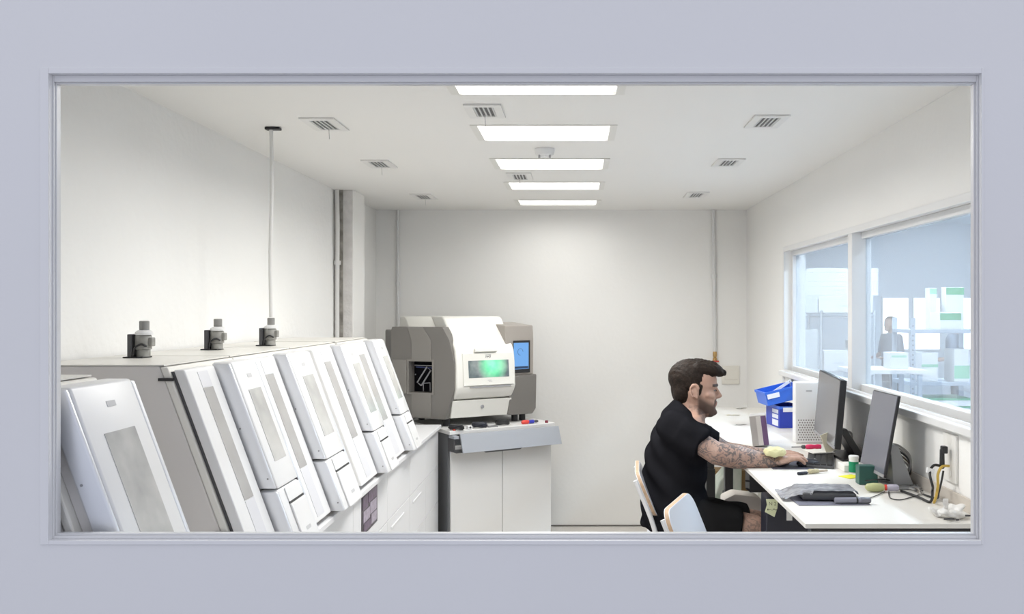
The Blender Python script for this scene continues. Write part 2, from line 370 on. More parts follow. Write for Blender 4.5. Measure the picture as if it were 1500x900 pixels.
t = thing('wall_cover_plate', 'flat cream electrical cover plate on the back wall behind the man\'s head', 'cover plate', ((p0.x+p1.x)/2, YB, p1.z))
obj('plate', G().box(p0.x, p1.x, YB-0.012, YB-0.001, p1.z, p0.z, 0.004), mat('cream_plate', (0.80, 0.77, 0.70), 0.4), t)
obj('lid', G().box(p0.x+0.02, p1.x-0.012, YB-0.016, YB-0.012, p1.z+0.035, p0.z-0.03, 0.002), mat('cream_plate', (0.8, 0.77, 0.7)), t)
for px, py, lab in ((1162, 561, 'dark slim wall hook on the right wall above the blue bins'), (1149, 553, 'pale slim wall hook on the right wall near the back corner')):
    Y = ony(px, XR); c = P(px, py, Y)
    tag(obj('wall_hook', G().box(XR-0.012, XR-0.0005, c.y-0.012, c.y+0.012, c.z-0.04, c.z+0.025, 0.003), mgrey_m if px > 1155 else white_m), lab, 'hook')

# ---------------------------------------------------------------- row of milling machines on the bench
ZB, XBF, BEND = 0.894, -0.850, 5.54
SL = (-1.054+0.849)/(1.46-0.905)
def xf(z): return -0.849+SL*(z-0.905)
NL = math.sqrt(1+SL*SL)
def slab(g, y0, y1, z0, z1, o0, o1, bev=0.0, seg=2):
    poly = [(xf(z0)+o0, z0), (xf(z0)+o1, z0), (xf(z1)+o1, z1), (xf(z1)+o0, z1)]
    return g.prism(poly, y0, y1, lambda u, v, t: Vector((u, t, v)), bev, seg)
ZT = 1.465
BODYZ = ZB+0.004
def face_text(y, z, off, w_, h_, t, name='logo_print'):
    obj(name, slab(G(), y-w_/2, y+w_/2, z-h_/2, z+h_/2, off, off+0.0006), mark_m, t)
def machine(y0, y1, narrow, door, label, big_door=False):
    t = thing('milling_unit', label, 'machine', (xf(ZB)-0.2, (y0+y1)/2, BODYZ), 0, 'row of white milling units on the left bench')
    wx = XL+0.02
    obj('housing', G().prism([(wx, BODYZ), (xf(BODYZ)-0.062, BODYZ), (xf(ZT)-0.062, ZT), (wx, ZT)], y0, y1, lambda u, v, q: Vector((u, q, v)), 0.004), body_m, t)
    obj('top_cover', G().box(wx, xf(ZT)-0.05, y0+0.001, y1-0.001, ZT+0.0005, ZT+0.004), cream_m, t)
    obj('front_flange', slab(G(), y0-0.002, y1+0.002, BODYZ+0.002, ZT-0.002, -0.061, -0.040, 0.004), cream_m, t)
    for z in (1.43, 1.02):
        obj('hinge', G().box(xf(z)-0.075, xf(z)-0.035, y0-0.008, y0-0.0025, z-0.004, z+0.004), dark_m, t)
    if narrow:
        a, b = narrow
        p = obj('side_front_panel', slab(G(), a, b, 0.915, 1.455, -0.030, 0.0, 0.004), whitem_m, t)
        obj('panel_gap', slab(G(), a+0.004, b-0.002, 0.918, 1.450, -0.039, -0.0305), dgrey_m, t)
        m_ = a+(b-a)*0.36; m2 = a+(b-a)*0.70
        obj('side_window', slab(G(), m_, m2, 1.09, 1.40, 0.0002, 0.0012), tank2_m, p)
        obj('frosted_strip', slab(G(), m_, m2, 1.402, 1.445, 0.0002, 0.0012), lav_m, p)
        obj('frosted_strip', slab(G(), m_, m2, 0.93, 1.088, 0.0002, 0.0012), lav_m, p)
    a, b = door; T = 0.045
    obj('door_backing', slab(G(), a+0.006, b-0.004, 0.915, 1.45, -0.039, -0.0125), body_m, t)
    d = obj('door', slab(G(), a, b, 1.092, 1.462, -0.012, T, 0.006, 3), whitem_m, t, 35)
    wz0, wz1 = 1.165, 1.378
    wa, wb = a+(b-a)*0.26, a+(b-a)*0.80
    if big_door: wa, wb, wz0, wz1 = a+(b-a)*0.24, a+(b-a)*0.76, 1.10, 1.362
    obj('door_window', slab(G(), wa, wb, wz0, wz1, T+0.0002, T+0.0014), tank_m, d)
    face_text(a+(b-a)*0.52, 1.418, T+0.0002, 0.035, 0.012, d)
    for z0_, z1_ in ((1.094, 1.460), (0.914, 1.086)):
        sp = obj('side_profile', slab(G(), a-0.012, a-0.0005, z0_, z1_, -0.010, T-0.003, 0.005, 3), prof_m, t, 35)
        obj('screw', G().cyl((xf(z0_)+0.008-0.03*SL, a-0.0135, z0_+0.03), (xf(z0_)+0.008-0.03*SL, a-0.0118, z0_+0.03), 0.0028, n=8), mgrey_m, sp)
    obj('screw', G().cyl((xf(1.27)+0.004, a-0.0135, 1.27), (xf(1.27)+0.004, a-0.0118, 1.27), 0.0028, n=8), mgrey_m, d)
    obj('edge_gap', slab(G(), b+0.0004, b+0.0036, 0.918, 1.453, -0.03, T-0.005), dgrey_m, t)
    obj('door_edge', slab(G(), b+0.004, b+0.018, 0.915, 1.456, -0.038, T-0.002, 0.003), prof_m, t)
    if big_door:
        obj('lower_panel', slab(G(), a, b, 0.93, 1.088, -0.012, T, 0.006, 3), whitem_m, t, 35)
    else:
        obj('lower_block', slab(G(), a+0.001, b-0.001, 0.912, 1.088, -0.012, T-0.004, 0.006, 3), whitem_m, t, 35)
        obj('middle_panel', slab(G(), a+0.05, b-0.004, 1.045, 1.085, T-0.0038, T, 0.001), whitem_m, t)
        dr = obj('drawer_front', slab(G(), a+0.05, b-0.002, 0.916, 1.038, T-0.0038, T+0.003, 0.002), whitem_m, t)
        obj('drawer_gap', slab(G(), a+0.05, b-0.002, 1.0385, 1.0445, T-0.0039, T-0.001), gap_m, t)
        face_text(a+(b-a)*0.62, 0.955, T+0.0033, 0.04, 0.010, dr, 'label_print')
    return t
machine(1.748, 2.02, None, (1.765, 2.005), 'white milling unit with large grey window, cut by the left window frame', True)
machine(2.372, 2.815, (2.375, 2.568), (2.590, 2.775), 'white milling unit whose wide grey side panel faces the front window')
machine(2.825, 3.405, (2.85, 3.075), (3.098, 3.325), 'white milling unit third from the front in the left row')
machine(3.415, 4.005, (3.515, 3.785), (3.81, 4.012), 'white milling unit fourth from the front, above the purple picture sheet')
machine(4.045, 4.62, (4.065, 4.385), (4.41, 4.60), 'white milling unit at the far end of the left row')
# suction connectors
for i, (px, py, lab) in enumerate(((210, 524.5, 'grey suction connector standing on the machine tops nearest the front'), (318, 513, 'grey suction connector in the middle of the machine tops'), (396, 507, 'grey suction connector below the thin white riser pipe'))):
    Y = F*(H0-ZT-0.004)/(py-CY); c = Vector(((px-CX)/F*Y, Y, ZT+0.0045))
    t = thing('suction_connector', lab, 'connector', c, 0, 'grey suction connectors on the machine tops')
    obj('base_plate', G().box(c.x-0.048, c.x+0.012, c.y-0.03, c.y+0.03, c.z, c.z+0.004), dark_m, t)
    obj('bracket', G().box(c.x-0.036, c.x-0.022, c.y-0.028, c.y+0.028, c.z+0.004, c.z+0.072, 0.002), dgrey_m, t)
    obj('coupling', G().lathe(c+Vector((0.0, 0, 0.004)), [(0.020, 0), (0.020, 0.02), (0.024, 0.022), (0.024, 0.062), (0.021, 0.066)], 20), fit_m, t, 40)
    obj('clamp', G().box(c.x+0.02, c.x+0.032, c.y-0.012, c.y+0.012, c.z+0.035, c.z+0.062, 0.003), fit_m, t)
    obj('cable_loop', G().tube([c+Vector((-0.018, -0.026, 0.006)), c+Vector((-0.012, -0.03, 0.03)), c+Vector((0.006, -0.028, 0.042)), c+Vector((0.02, -0.02, 0.035))], 0.003, 6), dark_m, t, 60)
    obj('collar', G().lathe(c+Vector((0.003, 0, 0.070)), [(0.026, 0), (0.026, 0.008), (0.018, 0.014)], 20), white_m, t, 40)
    obj('cap', G().lathe(c+Vector((0.003, 0, 0.0845)), [(0.0145, 0), (0.0145, 0.026), (0.012, 0.028)], 18), fitcap_m, t, 40)
    last = c
t = pipe('riser_pipe', 'thin white pipe rising from a machine to the ceiling along the left wall', [(last.x+0.003, last.y, ZC-0.001), (last.x+0.006, last.y, 2.1), (last.x, last.y, 1.85), (last.x+0.003, last.y, last.z+0.115)], 0.0075, pipe_m)
obj('ceiling_collar', G().box(last.x-0.02, last.x+0.04, last.y-0.012, last.y+0.02, ZC-0.012, ZC-0.0015, 0.003), dark_m, t)

# ---------------------------------------------------------------- bench under the machines
benchw = mat('bench_white_laminate', (0.80, 0.80, 0.815), 0.35)
tag(obj('worktop', G().box(XL+0.005, XBF, 1.81, BEND, ZB-0.022, ZB, 0.003), benchw), 'long white worktop along the left wall carrying the milling units', 'worktop')
cols = [(1.85, 2.35, 'under the cut-off front unit'), (2.352, 2.90, 'below the second milling unit'), (2.902, 3.44, 'below the third milling unit'),
        (3.442, 4.06, 'with the purple picture sheet on its front'), (4.062, 4.60, 'below the last milling unit'), (4.602, 5.09, 'with slot handles next to the corner unit'), (5.092, 5.545, 'at the corner beside the tall grey post')]
FX = XBF-0.02
for a, b, wd in cols:
    t = thing('drawer_cabinet', 'white drawer cabinet '+wd+', left bench', 'cabinet', (-1.15, (a+b)/2, 0), 0, 'white drawer cabinets of the left bench')
    obj('carcass', G().box(XL+0.02, FX-0.02, a, b, 0.02, ZB-0.0225), benchw, t)
    for z0, z1 in ((0.645, 0.868), (0.42, 0.642), (0.195, 0.417), (0.03, 0.192)):
        d = obj('drawer', G().box(FX-0.02, FX, a+0.0015, b-0.0015, z0, z1, 0.0015), benchw, t)
        if z0 < 0.64 and a > 3.4 and b < 5.2:
            obj('handle', G().box(FX-0.001, FX+0.005, a+0.08, b-0.16, z1-0.055, z1-0.040, 0.004), benchw, d)
# purple picture sheet on the bench front
def at_x(px, py, X):
    Y = ony(px, X); return Y, H0-(py-CY)/F*Y
sheet_dark = mat('picture_dark', (0.03, 0.02, 0.035), 0.3); sheet_pur = mat('picture_purple', (0.14, 0.08, 0.16), 0.3, var=0.5, vscale=40); sheet_lil = mat('picture_lilac', (0.42, 0.36, 0.46), 0.3, var=0.3, vscale=50)
ya, yb = ony(530, FX+0.002), ony(552.5, FX+0.002)
za, zb = 0.70, 0.862
t = thing('picture_sheet', 'dark purple glossy picture sheet stuck on the bench front', 'picture', (FX, (ya+yb)/2, za))
obj('backing', G().box(FX+0.0005, FX+0.003, ya, yb, za, zb), sheet_dark, t)
for (u0, u1, v0, v1, m_) in ((0.05, 0.35, 0.62, 0.95, sheet_pur), (0.38, 0.95, 0.70, 0.97, sheet_pur), (0.08, 0.48, 0.30, 0.58, sheet_lil), (0.50, 0.93, 0.36, 0.66, sheet_lil), (0.10, 0.55, 0.06, 0.26, sheet_pur), (0.58, 0.94, 0.08, 0.33, sheet_lil)):
    obj('printed_patch', G().box(FX+0.003, FX+0.0042, ya+(yb-ya)*u0, ya+(yb-ya)*u1, za+(zb-za)*v0, za+(zb-za)*v1), m_, t)

# ---------------------------------------------------------------- dental mill on its cabinet
TH = math.radians(33); U = Vector((math.cos(TH), math.sin(TH), 0)); Bk = Vector((-math.sin(TH), math.cos(TH), 0)); Zv = Vector((0, 0, 1))
C0 = Vector((-0.795, 5.50, 0)); CZ = 0.862
def cab(u, b, z): return C0+U*u+Bk*b+Zv*z
def cbox(g, u0, u1, b0, b1, z0, z1, bev=0.0, O=C0):
    return g.box(u0, u1, b0, b1, z0, z1, bev, basis(O, U, Bk, Zv))
postg = mat('slate_grey_panel', (0.135, 0.14, 0.15), 0.45); drg = mat('blue_grey_drawer', (0.36, 0.38, 0.42), 0.4); cabw = mat('cabinet_white', (0.78, 0.775, 0.765), 0.4)
t = thing('machine_cabinet', 'white two-door cabinet with open grey drawer under the dental mill', 'cabinet', cab(0.37, 0.25, 0), TH)
obj('carcass', cbox(G(), 0.0, 0.74, 0.022, 0.58, 0.0, CZ-0.025), postg, t)
obj('top_board', cbox(G(), -0.01, 0.75, -0.03, 0.60, CZ-0.0245, CZ, 0.003), cabw, t)
for a, b in ((0.012, 0.372), (0.376, 0.738)):
    d = obj('door', cbox(G(), a, b, 0.0, 0.0215, 0.03, CZ-0.10, 0.002), cabw, t)
obj('handle_recess', G().prism([(0.22, CZ-0.135), (0.25, CZ-0.158), (0.50, CZ-0.158), (0.54, CZ-0.135)], -0.006, -0.0005, lambda u, v, q: cab(u, q, v)), postg, t)
# open drawer: box, contents visible at its left, tilted front
dr = obj('drawer', G().prism([(-0.085, CZ-0.016), (-0.070, CZ-0.016), (-0.112, CZ-0.128), (-0.127, CZ-0.128)], 0.035, 0.745, lambda u, v, q: cab(q, u, v), 0.002), drg, t)
g = G(); cbox(g, 0.0, 0.008, -0.068, 0.02, CZ-0.122, CZ-0.05); cbox(g, 0.71, 0.718, -0.068, 0.02, CZ-0.122, CZ-0.05); cbox(g, 0.0, 0.718, -0.10, 0.02, CZ-0.128, CZ-0.1225)
obj('drawer_box', g, dgrey_m, dr)
obj('side_rail', cbox(G(), -0.004, 0.03, -0.078, -0.0005, CZ-0.045, CZ-0.028), drg, dr)
# the mill
O = Vector((-0.79, 5.63, 0)); MZ = 0.916
def mp(u, b, z): return O+U*u+Bk*b+Zv*z
tau = mat('taupe_mill_plastic', (0.185, 0.175, 0.163), 0.42); tau2 = mat('taupe_mill_plastic_light', (0.235, 0.222, 0.205), 0.42); millw = mat('ivory_mill_plastic', (0.84, 0.83, 0.78), 0.32)
t = thing('dental_mill', 'white and taupe dental milling machine with green lit window and blue touch screen', 'machine', mp(0.2, 0.3, MZ-0.054), TH)
# core: side profile (b, z) extruded along the front
core = [(0.03, MZ), (0.00, MZ+0.125), (-0.035, MZ+0.165), (-0.055, MZ+0.20), (-0.045, MZ+0.36), (-0.03, MZ+0.44), (0.14, MZ+0.640), (0.17, MZ+0.652), (0.60, MZ+0.652), (0.62, MZ+0.50), (0.62, MZ)]
low = obj('lower_front', G().prism([(0.036, MZ+0.002), (0.006, MZ+0.115), (0.06, MZ+0.115), (0.06, MZ+0.002)], -0.005, 0.42, lambda u, v, q: mp(q, u-0.012, v), 0.003), millw, t)
obj('lock', G().lathe(mp(0.21, 0.006, MZ+0.068), [(0.011, 0), (0.011, 0.006), (0.006, 0.007)], 16, -Bk), mgrey_m, low)
obj('hood', G().prism(core[1:], 0.0, 0.425, lambda u, v, q: mp(q, u, v), 0.012, 3), millw, t, 40)
# ivory left shoulder running down to the taupe cheek
obj('shoulder', G().prism([(-0.055, MZ+0.20), (-0.05, MZ+0.36), (-0.035, MZ+0.43), (0.13, MZ+0.625), (0.16, MZ+0.65), (0.58, MZ+0.65), (0.58, MZ+0.16), (0.0, MZ+0.13)], -0.125, -0.0005,
    lambda u, v, q: mp(q, u+0.17-q*1.33 if u < 0.5 else u, v), 0.008, 3), millw, t, 40)
# taupe left cheek: an angled panel in plan
K0 = mp(-0.015, 0.0, 0); K1 = mp(-0.27, 0.34, 0); KU = (K1-K0).normalized(); KN = Vector((KU.y, -KU.x, 0))
if KN.dot(-K0) < 0: KN = -KN
KL = (K1-K0).length
def kp(s, n, z): return K0+KU*s+KN*n+Zv*z
# cheek outline in (s, z); the edge next to the hood is bowed like the photo
out = [(0.03, MZ), (-0.035, MZ+0.20), (-0.035, MZ+0.36), (0.00, MZ+0.50), (0.05, MZ+0.585), (KL-0.01, MZ+0.585), (KL, MZ+0.56), (KL, MZ+0.06), (KL-0.06, MZ)]
wS0, wS1, wZ0, wZ1 = 0.12, 0.29, MZ+0.165, MZ+0.365
ch = None
def quad(g, s0, s1, z0, z1, n0, n1): return g.box(s0, s1, n0, n1, z0, z1, 0, basis(K0, KU, KN, Zv))
g = G()     # cheek as four pieces round the service window
g.prism([(0.03, MZ), (-0.035, MZ+0.20), (-0.035, MZ+0.36), (0.00, MZ+0.50), (0.05, MZ+0.585), (wS0, MZ+0.585), (wS0, MZ)], -0.06, 0.02, lambda u, v, q: kp(u, q, v))
g.prism([(wS1, MZ), (wS1, MZ+0.585), (KL-0.01, MZ+0.585), (KL, MZ+0.56), (KL, MZ+0.06), (KL-0.06, MZ)], -0.06, 0.02, lambda u, v, q: kp(u, q, v))
quad(g, wS0, wS1, MZ, wZ0, -0.06, 0.02); quad(g, wS0, wS1, wZ1, MZ+0.585, -0.06, 0.02)
ch = obj('left_cheek', g, tau, t)
obj('cheek_rib', G().prism([(0.13, MZ+0.37), (0.13, MZ+0.50), (0.19, MZ+0.584), (0.30, MZ+0.584), (0.27, MZ+0.50), (0.27, MZ+0.37)], 0.0202, 0.028, lambda u, v, q: kp(u, q, v), 0.003), tau2, ch)
obj('cheek_rib', quad(G(), 0.13, 0.27, MZ+0.005, wZ0-0.005, 0.0202, 0.026), tau2, ch)
g = G(); f_ = 0.012
quad(g, wS0-f_, wS0, wZ0-f_, wZ1+f_, 0.0202, 0.027); quad(g, wS1, wS1+f_, wZ0-f_, wZ1+f_, 0.0202, 0.027); quad(g, wS0, wS1, wZ0-f_, wZ0, 0.0202, 0.027); quad(g, wS0, wS1, wZ1, wZ1+f_, 0.0202, 0.027)
obj('service_window_frame', g, tau2, ch)
obj('service_door', quad(G(), wS1+0.014, KL-0.015, wZ0-0.008, wZ1+0.008, 0.0202, 0.032), tau2, ch)
inn = mat('mill_interior', (0.004, 0.004, 0.007), 0.6, col2=(0.002, 0.002, 0.003), vscale=30, spec=0.08)
obj('interior', quad(G(), wS0, wS1, wZ0, wZ1, -0.058, -0.045), inn, ch)
sil = mat('aluminium', (0.35, 0.35, 0.37), 0.35, metal=0.6); blu = mat('blue_wire', (0.05, 0.07, 0.22), 0.4)
def kcap(a, b, r, m_, nm): obj(nm, G().cyl(kp(*a), kp(*b), r, n=8), m_, ch)
sa, sb = (0.245, -0.03, wZ0+0.05), (0.175, -0.03, wZ0+0.15)
dd = Vector((sb[0]-sa[0], sb[2]-sa[2])).normalized(); nn = Vector((-dd.y, dd.x))*0.018
q = [(sa[0]+nn.x, -0.03, sa[2]+nn.y), (sb[0]+nn.x, -0.03, sb[2]+nn.y), (sb[0]-nn.x, -0.03, sb[2]-nn.y), (sa[0]-nn.x, -0.03, sa[2]-nn.y)]
obj('tool_gripper', G().tube([kp(*p) for p in q+[q[0]]], 0.005, 8, 1), sil, ch)
kcap((0.215, -0.03, wZ0+0.005), (0.215, -0.03, wZ0+0.055), 0.003, sil, 'rod'); kcap((0.165, -0.03, wZ0+0.005), (0.165, -0.03, wZ0+0.06), 0.003, sil, 'rod'); kcap((0.165, -0.03, wZ0+0.06), (0.215, -0.03, wZ0+0.055), 0.003, sil, 'rod')
kcap((wS0+0.01, -0.03, wZ1-0.03), (wS1-0.01, -0.03, wZ1-0.03), 0.004, sil, 'rail'); kcap((wS0+0.01, -0.03, wZ1-0.045), (wS1-0.02, -0.03, wZ1-0.04), 0.003, blu, 'wire')
for s_, z_ in ((0.28, 0.11), (0.14, 0.09), (0.15, 0.05), (0.13, 0.14)): obj('bolt', G().ell(kp(s_, -0.042, wZ0+z_), (0.005, 0.005, 0.005), n=8, m=6), sil, ch)
# rear casing
obj('rear_casing', G().prism([(-0.25, 0.36), (0.60, 0.10), (0.60, 0.60), (-0.20, 0.66)], MZ+0.01, MZ+0.56, lambda u, v, q: mp(u, v, q), 0.01), tau, t)
# right taupe cheek with touch screen
R0 = mp(0.43, 0.03, 0); RU = (mp(0.63, 0.06, 0)-R0).normalized(); RN = Vector((RU.y, -RU.x, 0)); RL = 0.205
def rp(s, n, z): return R0+RU*s+RN*n+Zv*z
rc = obj('right_cheek', G().prism([(-0.03, MZ), (0.165, MZ-0.005), (0.195, MZ+0.03), (0.20, MZ+0.26), (-0.03, MZ+0.26)], -0.10, 0.03, lambda u, v, q: rp(u, q, v), 0.006), tau, t)
ru = obj('screen_housing', G().prism([(0.025, MZ+0.2605), (0.028, MZ+0.50), (0.02, MZ+0.59), (-0.20, MZ+0.61), (-0.26, MZ+0.2605)], -0.06, 0.175, lambda u, v, q: rp(q, u, v), 0.006), mat('taupe_screen_housing', (0.36, 0.33, 0.30), 0.42), t)
obj('screen_bezel', G().box(0.0, 0.14, 0.029, 0.036, MZ+0.275, MZ+0.49, 0.002, basis(R0, RU, RN, Zv)), dark_m, t)
scr = mat('touch_screen', (0.05, 0.1, 0.2), 0.2, emit=(0.16, 0.42, 0.86), estr=0.75)
sc_ = obj('touch_screen', G().box(0.0, 0.125, 0.0362, 0.0368, MZ+0.30, MZ+0.475, 0, basis(R0, RU, RN, Zv)), scr, t)
g = G(); cc = rp(0.055, 0.0371, MZ+0.415); g.tube([cc+RU*(0.022*math.cos(a))+Zv*(0.022*math.sin(a)) for a in [k*math.pi/8 for k in range(13)]], 0.0012, 6, 1)
obj('screen_icon', g, mat('screen_icon', (0.02, 0.08, 0.2), 0.4), sc_)
obj('screen_bar', G().box(0.003, 0.122, 0.0369, 0.0372, MZ+0.303, MZ+0.318, 0, basis(R0, RU, RN, Zv)), mat('screen_bar', (0.02, 0.05, 0.12), 0.4), sc_)
# front door with green window; frame on the slightly tilted front plane
fb0, fz0, fb1, fz1 = -0.0545, MZ+0.205, -0.031, MZ+0.435
FZ = (mp(0, fb1, fz1)-mp(0, fb0, fz0)).normalized(); FN = U.cross(FZ).normalized()
FB = basis(mp(0.0, fb0, fz0), U, FZ, FN)
FH = (mp(0, fb1, fz1)-mp(0, fb0, fz0)).length
def fbox(g, u0, u1, v0, v1, n0, n1, bev=0.0): return g.box(u0, u1, v0, v1, n0, n1, bev, FB)
obj('brow', fbox(G(), 0.13, 0.29, FH-0.012, FH+0.012, 0.001, 0.022, 0.004), millw, t)
dm = mat('mill_door_ivory', (0.80, 0.79, 0.74), 0.35)
dr_ = obj('front_door', fbox(G(), 0.045, 0.405, 0.005, FH-0.02, 0.0015, 0.011, 0.003), dm, t)
def green_mat():
    m = bpy.data.materials.new('green_lit_window'); m.use_nodes = True; nt = m.node_tree; b = nt.nodes['Principled BSDF']
    b.inputs['Roughness'].default_value = 0.25
    tc = nt.nodes.new('ShaderNodeTexCoord'); mp_ = nt.nodes.new('ShaderNodeMapping'); mp_.inputs['Location'].default_value = (-0.60, -0.5, -0.5); mp_.inputs['Scale'].default_value = (1.0, 0.8, 0.7)
    gr = nt.nodes.new('ShaderNodeTexGradient'); gr.gradient_type = 'SPHERICAL'
    mp_.vector_type = 'POINT'
    nt.links.new(tc.outputs['Generated'], mp_.inputs[0])
    mp2 = nt.nodes.new('ShaderNodeMapping'); mp2.inputs['Scale'].default_value = (2.6, 0.6, 1.2)
    nt.links.new(mp_.outputs[0], mp2.inputs[0]); nt.links.new(mp2.outputs[0], gr.inputs[0])
    r = nt.nodes.new('ShaderNodeValToRGB'); r.color_ramp.elements[0].color = (0.0, 0.0, 0.0, 1); r.color_ramp.elements[1].color = (0.02, 0.80, 0.28, 1)
    r.color_ramp.elements[1].position = 0.85
    nt.links.new(gr.outputs['Fac'], r.inputs['Fac']); nt.links.new(r.outputs['Color'], b.inputs['Emission Color']); b.inputs['Emission Strength'].default_value = 1.35
    n = nt.nodes.new('ShaderNodeTexNoise'); n.inputs['Scale'].default_value = 14; nt.links.new(tc.outputs['Object'], n.inputs['Vector'])
    r2 = nt.nodes.new('ShaderNodeValToRGB'); r2.color_ramp.elements[0].color = (0.12, 0.15, 0.16, 1); r2.color_ramp.elements[1].color = (0.30, 0.34, 0.33, 1)
    r2.color_ramp.elements[0].position = 0.35; r2.color_ramp.elements[1].position = 0.65
    nt.links.new(n.outputs['Fac'], r2.inputs['Fac']); nt.links.new(r2.outputs['Color'], b.inputs['Base Color'])
    return m
obj('green_window', fbox(G(), 0.082, 0.372, 0.055, 0.165, 0.0112, 0.0125), green_mat(), dr_)
textmesh('lettering', 'PM7', 0.022, dgrey_m, FB @ Matrix.Translation((0.226, 0.186, 0.0113)), dr_)
obj('lettering', fbox(G(), 0.205, 0.247, 0.199, 0.202, 0.0112, 0.0118), mgrey_m, dr_)
obj('lettering', fbox(G(), 0.215, 0.240, 0.036, 0.038, 0.0112, 0.0118), mgrey_m, dr_); obj('lettering', fbox(G(), 0.222, 0.247, 0.028, 0.031, 0.0112, 0.0118), mgrey_m, dr_)
obj('door_lip', fbox(G(), 0.09, 0.385, -0.008, 0.000, 0.001, 0.008), mgrey_m, t)
for u_, b_ in ((0.0, 0.10), (0.50, 0.10), (0.0, 0.5), (0.48, 0.5), (0.57, 0.12)):
    obj('foot', G().cyl(mp(u_, b_, CZ+0.0005), mp(u_, b_, MZ+0.012), 0.022, n=14), dark_m, t)
# small things on the cabinet top
def coil(name, label, cat, c, r, m_, turns=4, th=0.006):
    pts = []
    for i in range(turns*10):
        a = i*math.pi/5; rr = r*(0.75+0.25*random.random()); pts.append(c+Vector((rr*math.cos(a), rr*0.7*math.sin(a), th+0.004*(i/10)+0.004*random.random())))
    return tag(obj(name, G().tube(pts, th, 6, 2), m_, None, 60), label, cat)
navy = mat('navy_rubber', (0.02, 0.022, 0.035), 0.5)
coil('cable_coil', 'coiled black cable on the cabinet top below the left of the mill', 'cable', cab(0.045, -0.005, CZ), 0.046, dark_m, 6)
coil('cable_coil', 'navy coiled cable on the cabinet top below the mill door', 'cable', cab(0.215, 0.012, CZ), 0.048, navy, 6)
coil('cable_coil', 'loose black cable under the mill right of the lock', 'cable', cab(0.40, 0.05, CZ), 0.045, dark_m, 6)
t = thing('tool_adapter', 'small pale plastic adapter between two cable coils on the cabinet', 'adapter', cab(0.14, -0.01, CZ), TH)
obj('block', cbox(G(), 0.118, 0.150, -0.020, 0.012, CZ+0.0005, CZ+0.022, 0.003), white_m, t); obj('dial', G().cyl(cab(0.134, -0.0205, CZ+0.012), cab(0.134, -0.024, CZ+0.012), 0.006, n=12), dgrey_m, t)
t = thing('screwdriver', 'screwdriver with red and blue handle lying on the cabinet top', 'screwdriver', cab(0.56, 0.0, CZ), TH)
obj('handle', G().lathe(cab(0.52, 0.01, CZ+0.0135), [(0.008, 0), (0.013, 0.006), (0.013, 0.045), (0.010, 0.052)], 14, U), mat('red_plastic', (0.75, 0.07, 0.05), 0.35), t, 40)
obj('handle_grip', G().lathe(cab(0.573, 0.01, CZ+0.0135), [(0.010, 0), (0.012, 0.01), (0.012, 0.035), (0.007, 0.04)], 14, U), mat('blue_plastic', (0.04, 0.05, 0.45), 0.35), t, 40)
obj('blade', G().lathe(cab(0.614, 0.01, CZ+0.0135), [(0.006, 0), (0.009, 0.005), (0.009, 0.02), (0.004, 0.03)], 10, U), dgrey_m, t, 40)
tag(obj('bottle_cap', G().lathe(cab(0.70, -0.005, CZ), [(0.011, 0), (0.011, 0.012), (0.009, 0.016)], 16), mat('maroon_plastic', (0.22, 0.03, 0.05), 0.4), None, 40), 'tiny maroon cap at the right end of the cabinet top', 'cap')
tag(obj('metal_tray', cbox(G(), 0.27, 0.335, -0.012, 0.04, CZ+0.0005, CZ+0.006, 0.001), sil), 'small flat metal tray on the cabinet top below the mill', 'tray')
tag(obj('red_cap', G().lathe(cab(0.025, -0.02, CZ), [(0.010, 0), (0.010, 0.008), (0.007, 0.01)], 14), redm, None, 40), 'small dull red cap at the left end of the cabinet top', 'cap')

# ---------------------------------------------------------------- desks
DZ, DX = 0.967, 0.690
def dk(px, py): return onz(px, py, DZ)
railm = mat('black_steel', (0.012, 0.012, 0.014), 0.4)
def desk(label, y0, y1, legs):
    t = thing('desk', label, 'desk', ((DX+XR)/2, (y0+y1)/2, 0), 0, 'white height-adjustable desks')
    obj('desktop', G().box(DX, XR-0.002, y0, y1, DZ-0.015, DZ, 0.002), desk_m, t)
    obj('rail', G().box(DX+0.02, XR-0.02, y0+0.008, y0+0.05, DZ-0.062, DZ-0.0155), railm, t)
    obj('rail', G().box(DX+0.02, XR-0.02, y1-0.055, y1-0.015, DZ-0.062, DZ-0.0155), railm, t)
    obj('crossbar', G().box(0.93, 0.98, y0+0.06, y1-0.06, DZ-0.062, DZ-0.0155), railm, t)
    for x, y in legs:
        l = obj('leg', G().box(x-0.026, x+0.026, y-0.03, y+0.03, 0.03, 0.68, 0.004), railm, t)
        obj('inner_leg', G().box(x-0.021, x+0.021, y-0.024, y+0.024, 0.681, DZ-0.062, 0.003), railm, l)
        obj('foot', G().box(x-0.10, x+0.30, y-0.035, y+0.035, 0.0, 0.029, 0.004), railm, l)
    obj('backsplash', G().box(XR-0.012, XR-0.0025, y0, y1, DZ+0.0005, DZ+0.045, 0.001), mat('beige_upstand', (0.62, 0.57, 0.51), 0.5), t)
    return t
desk('near white desk carrying both monitors, black steel frame', 2.69, 4.66, [(0.86, 2.78), (0.775, 4.56)])
desk('far white desk behind the man, with the blue bins', 4.665, 5.85, [(0.78, 5.22), (0.80, 5.77)])

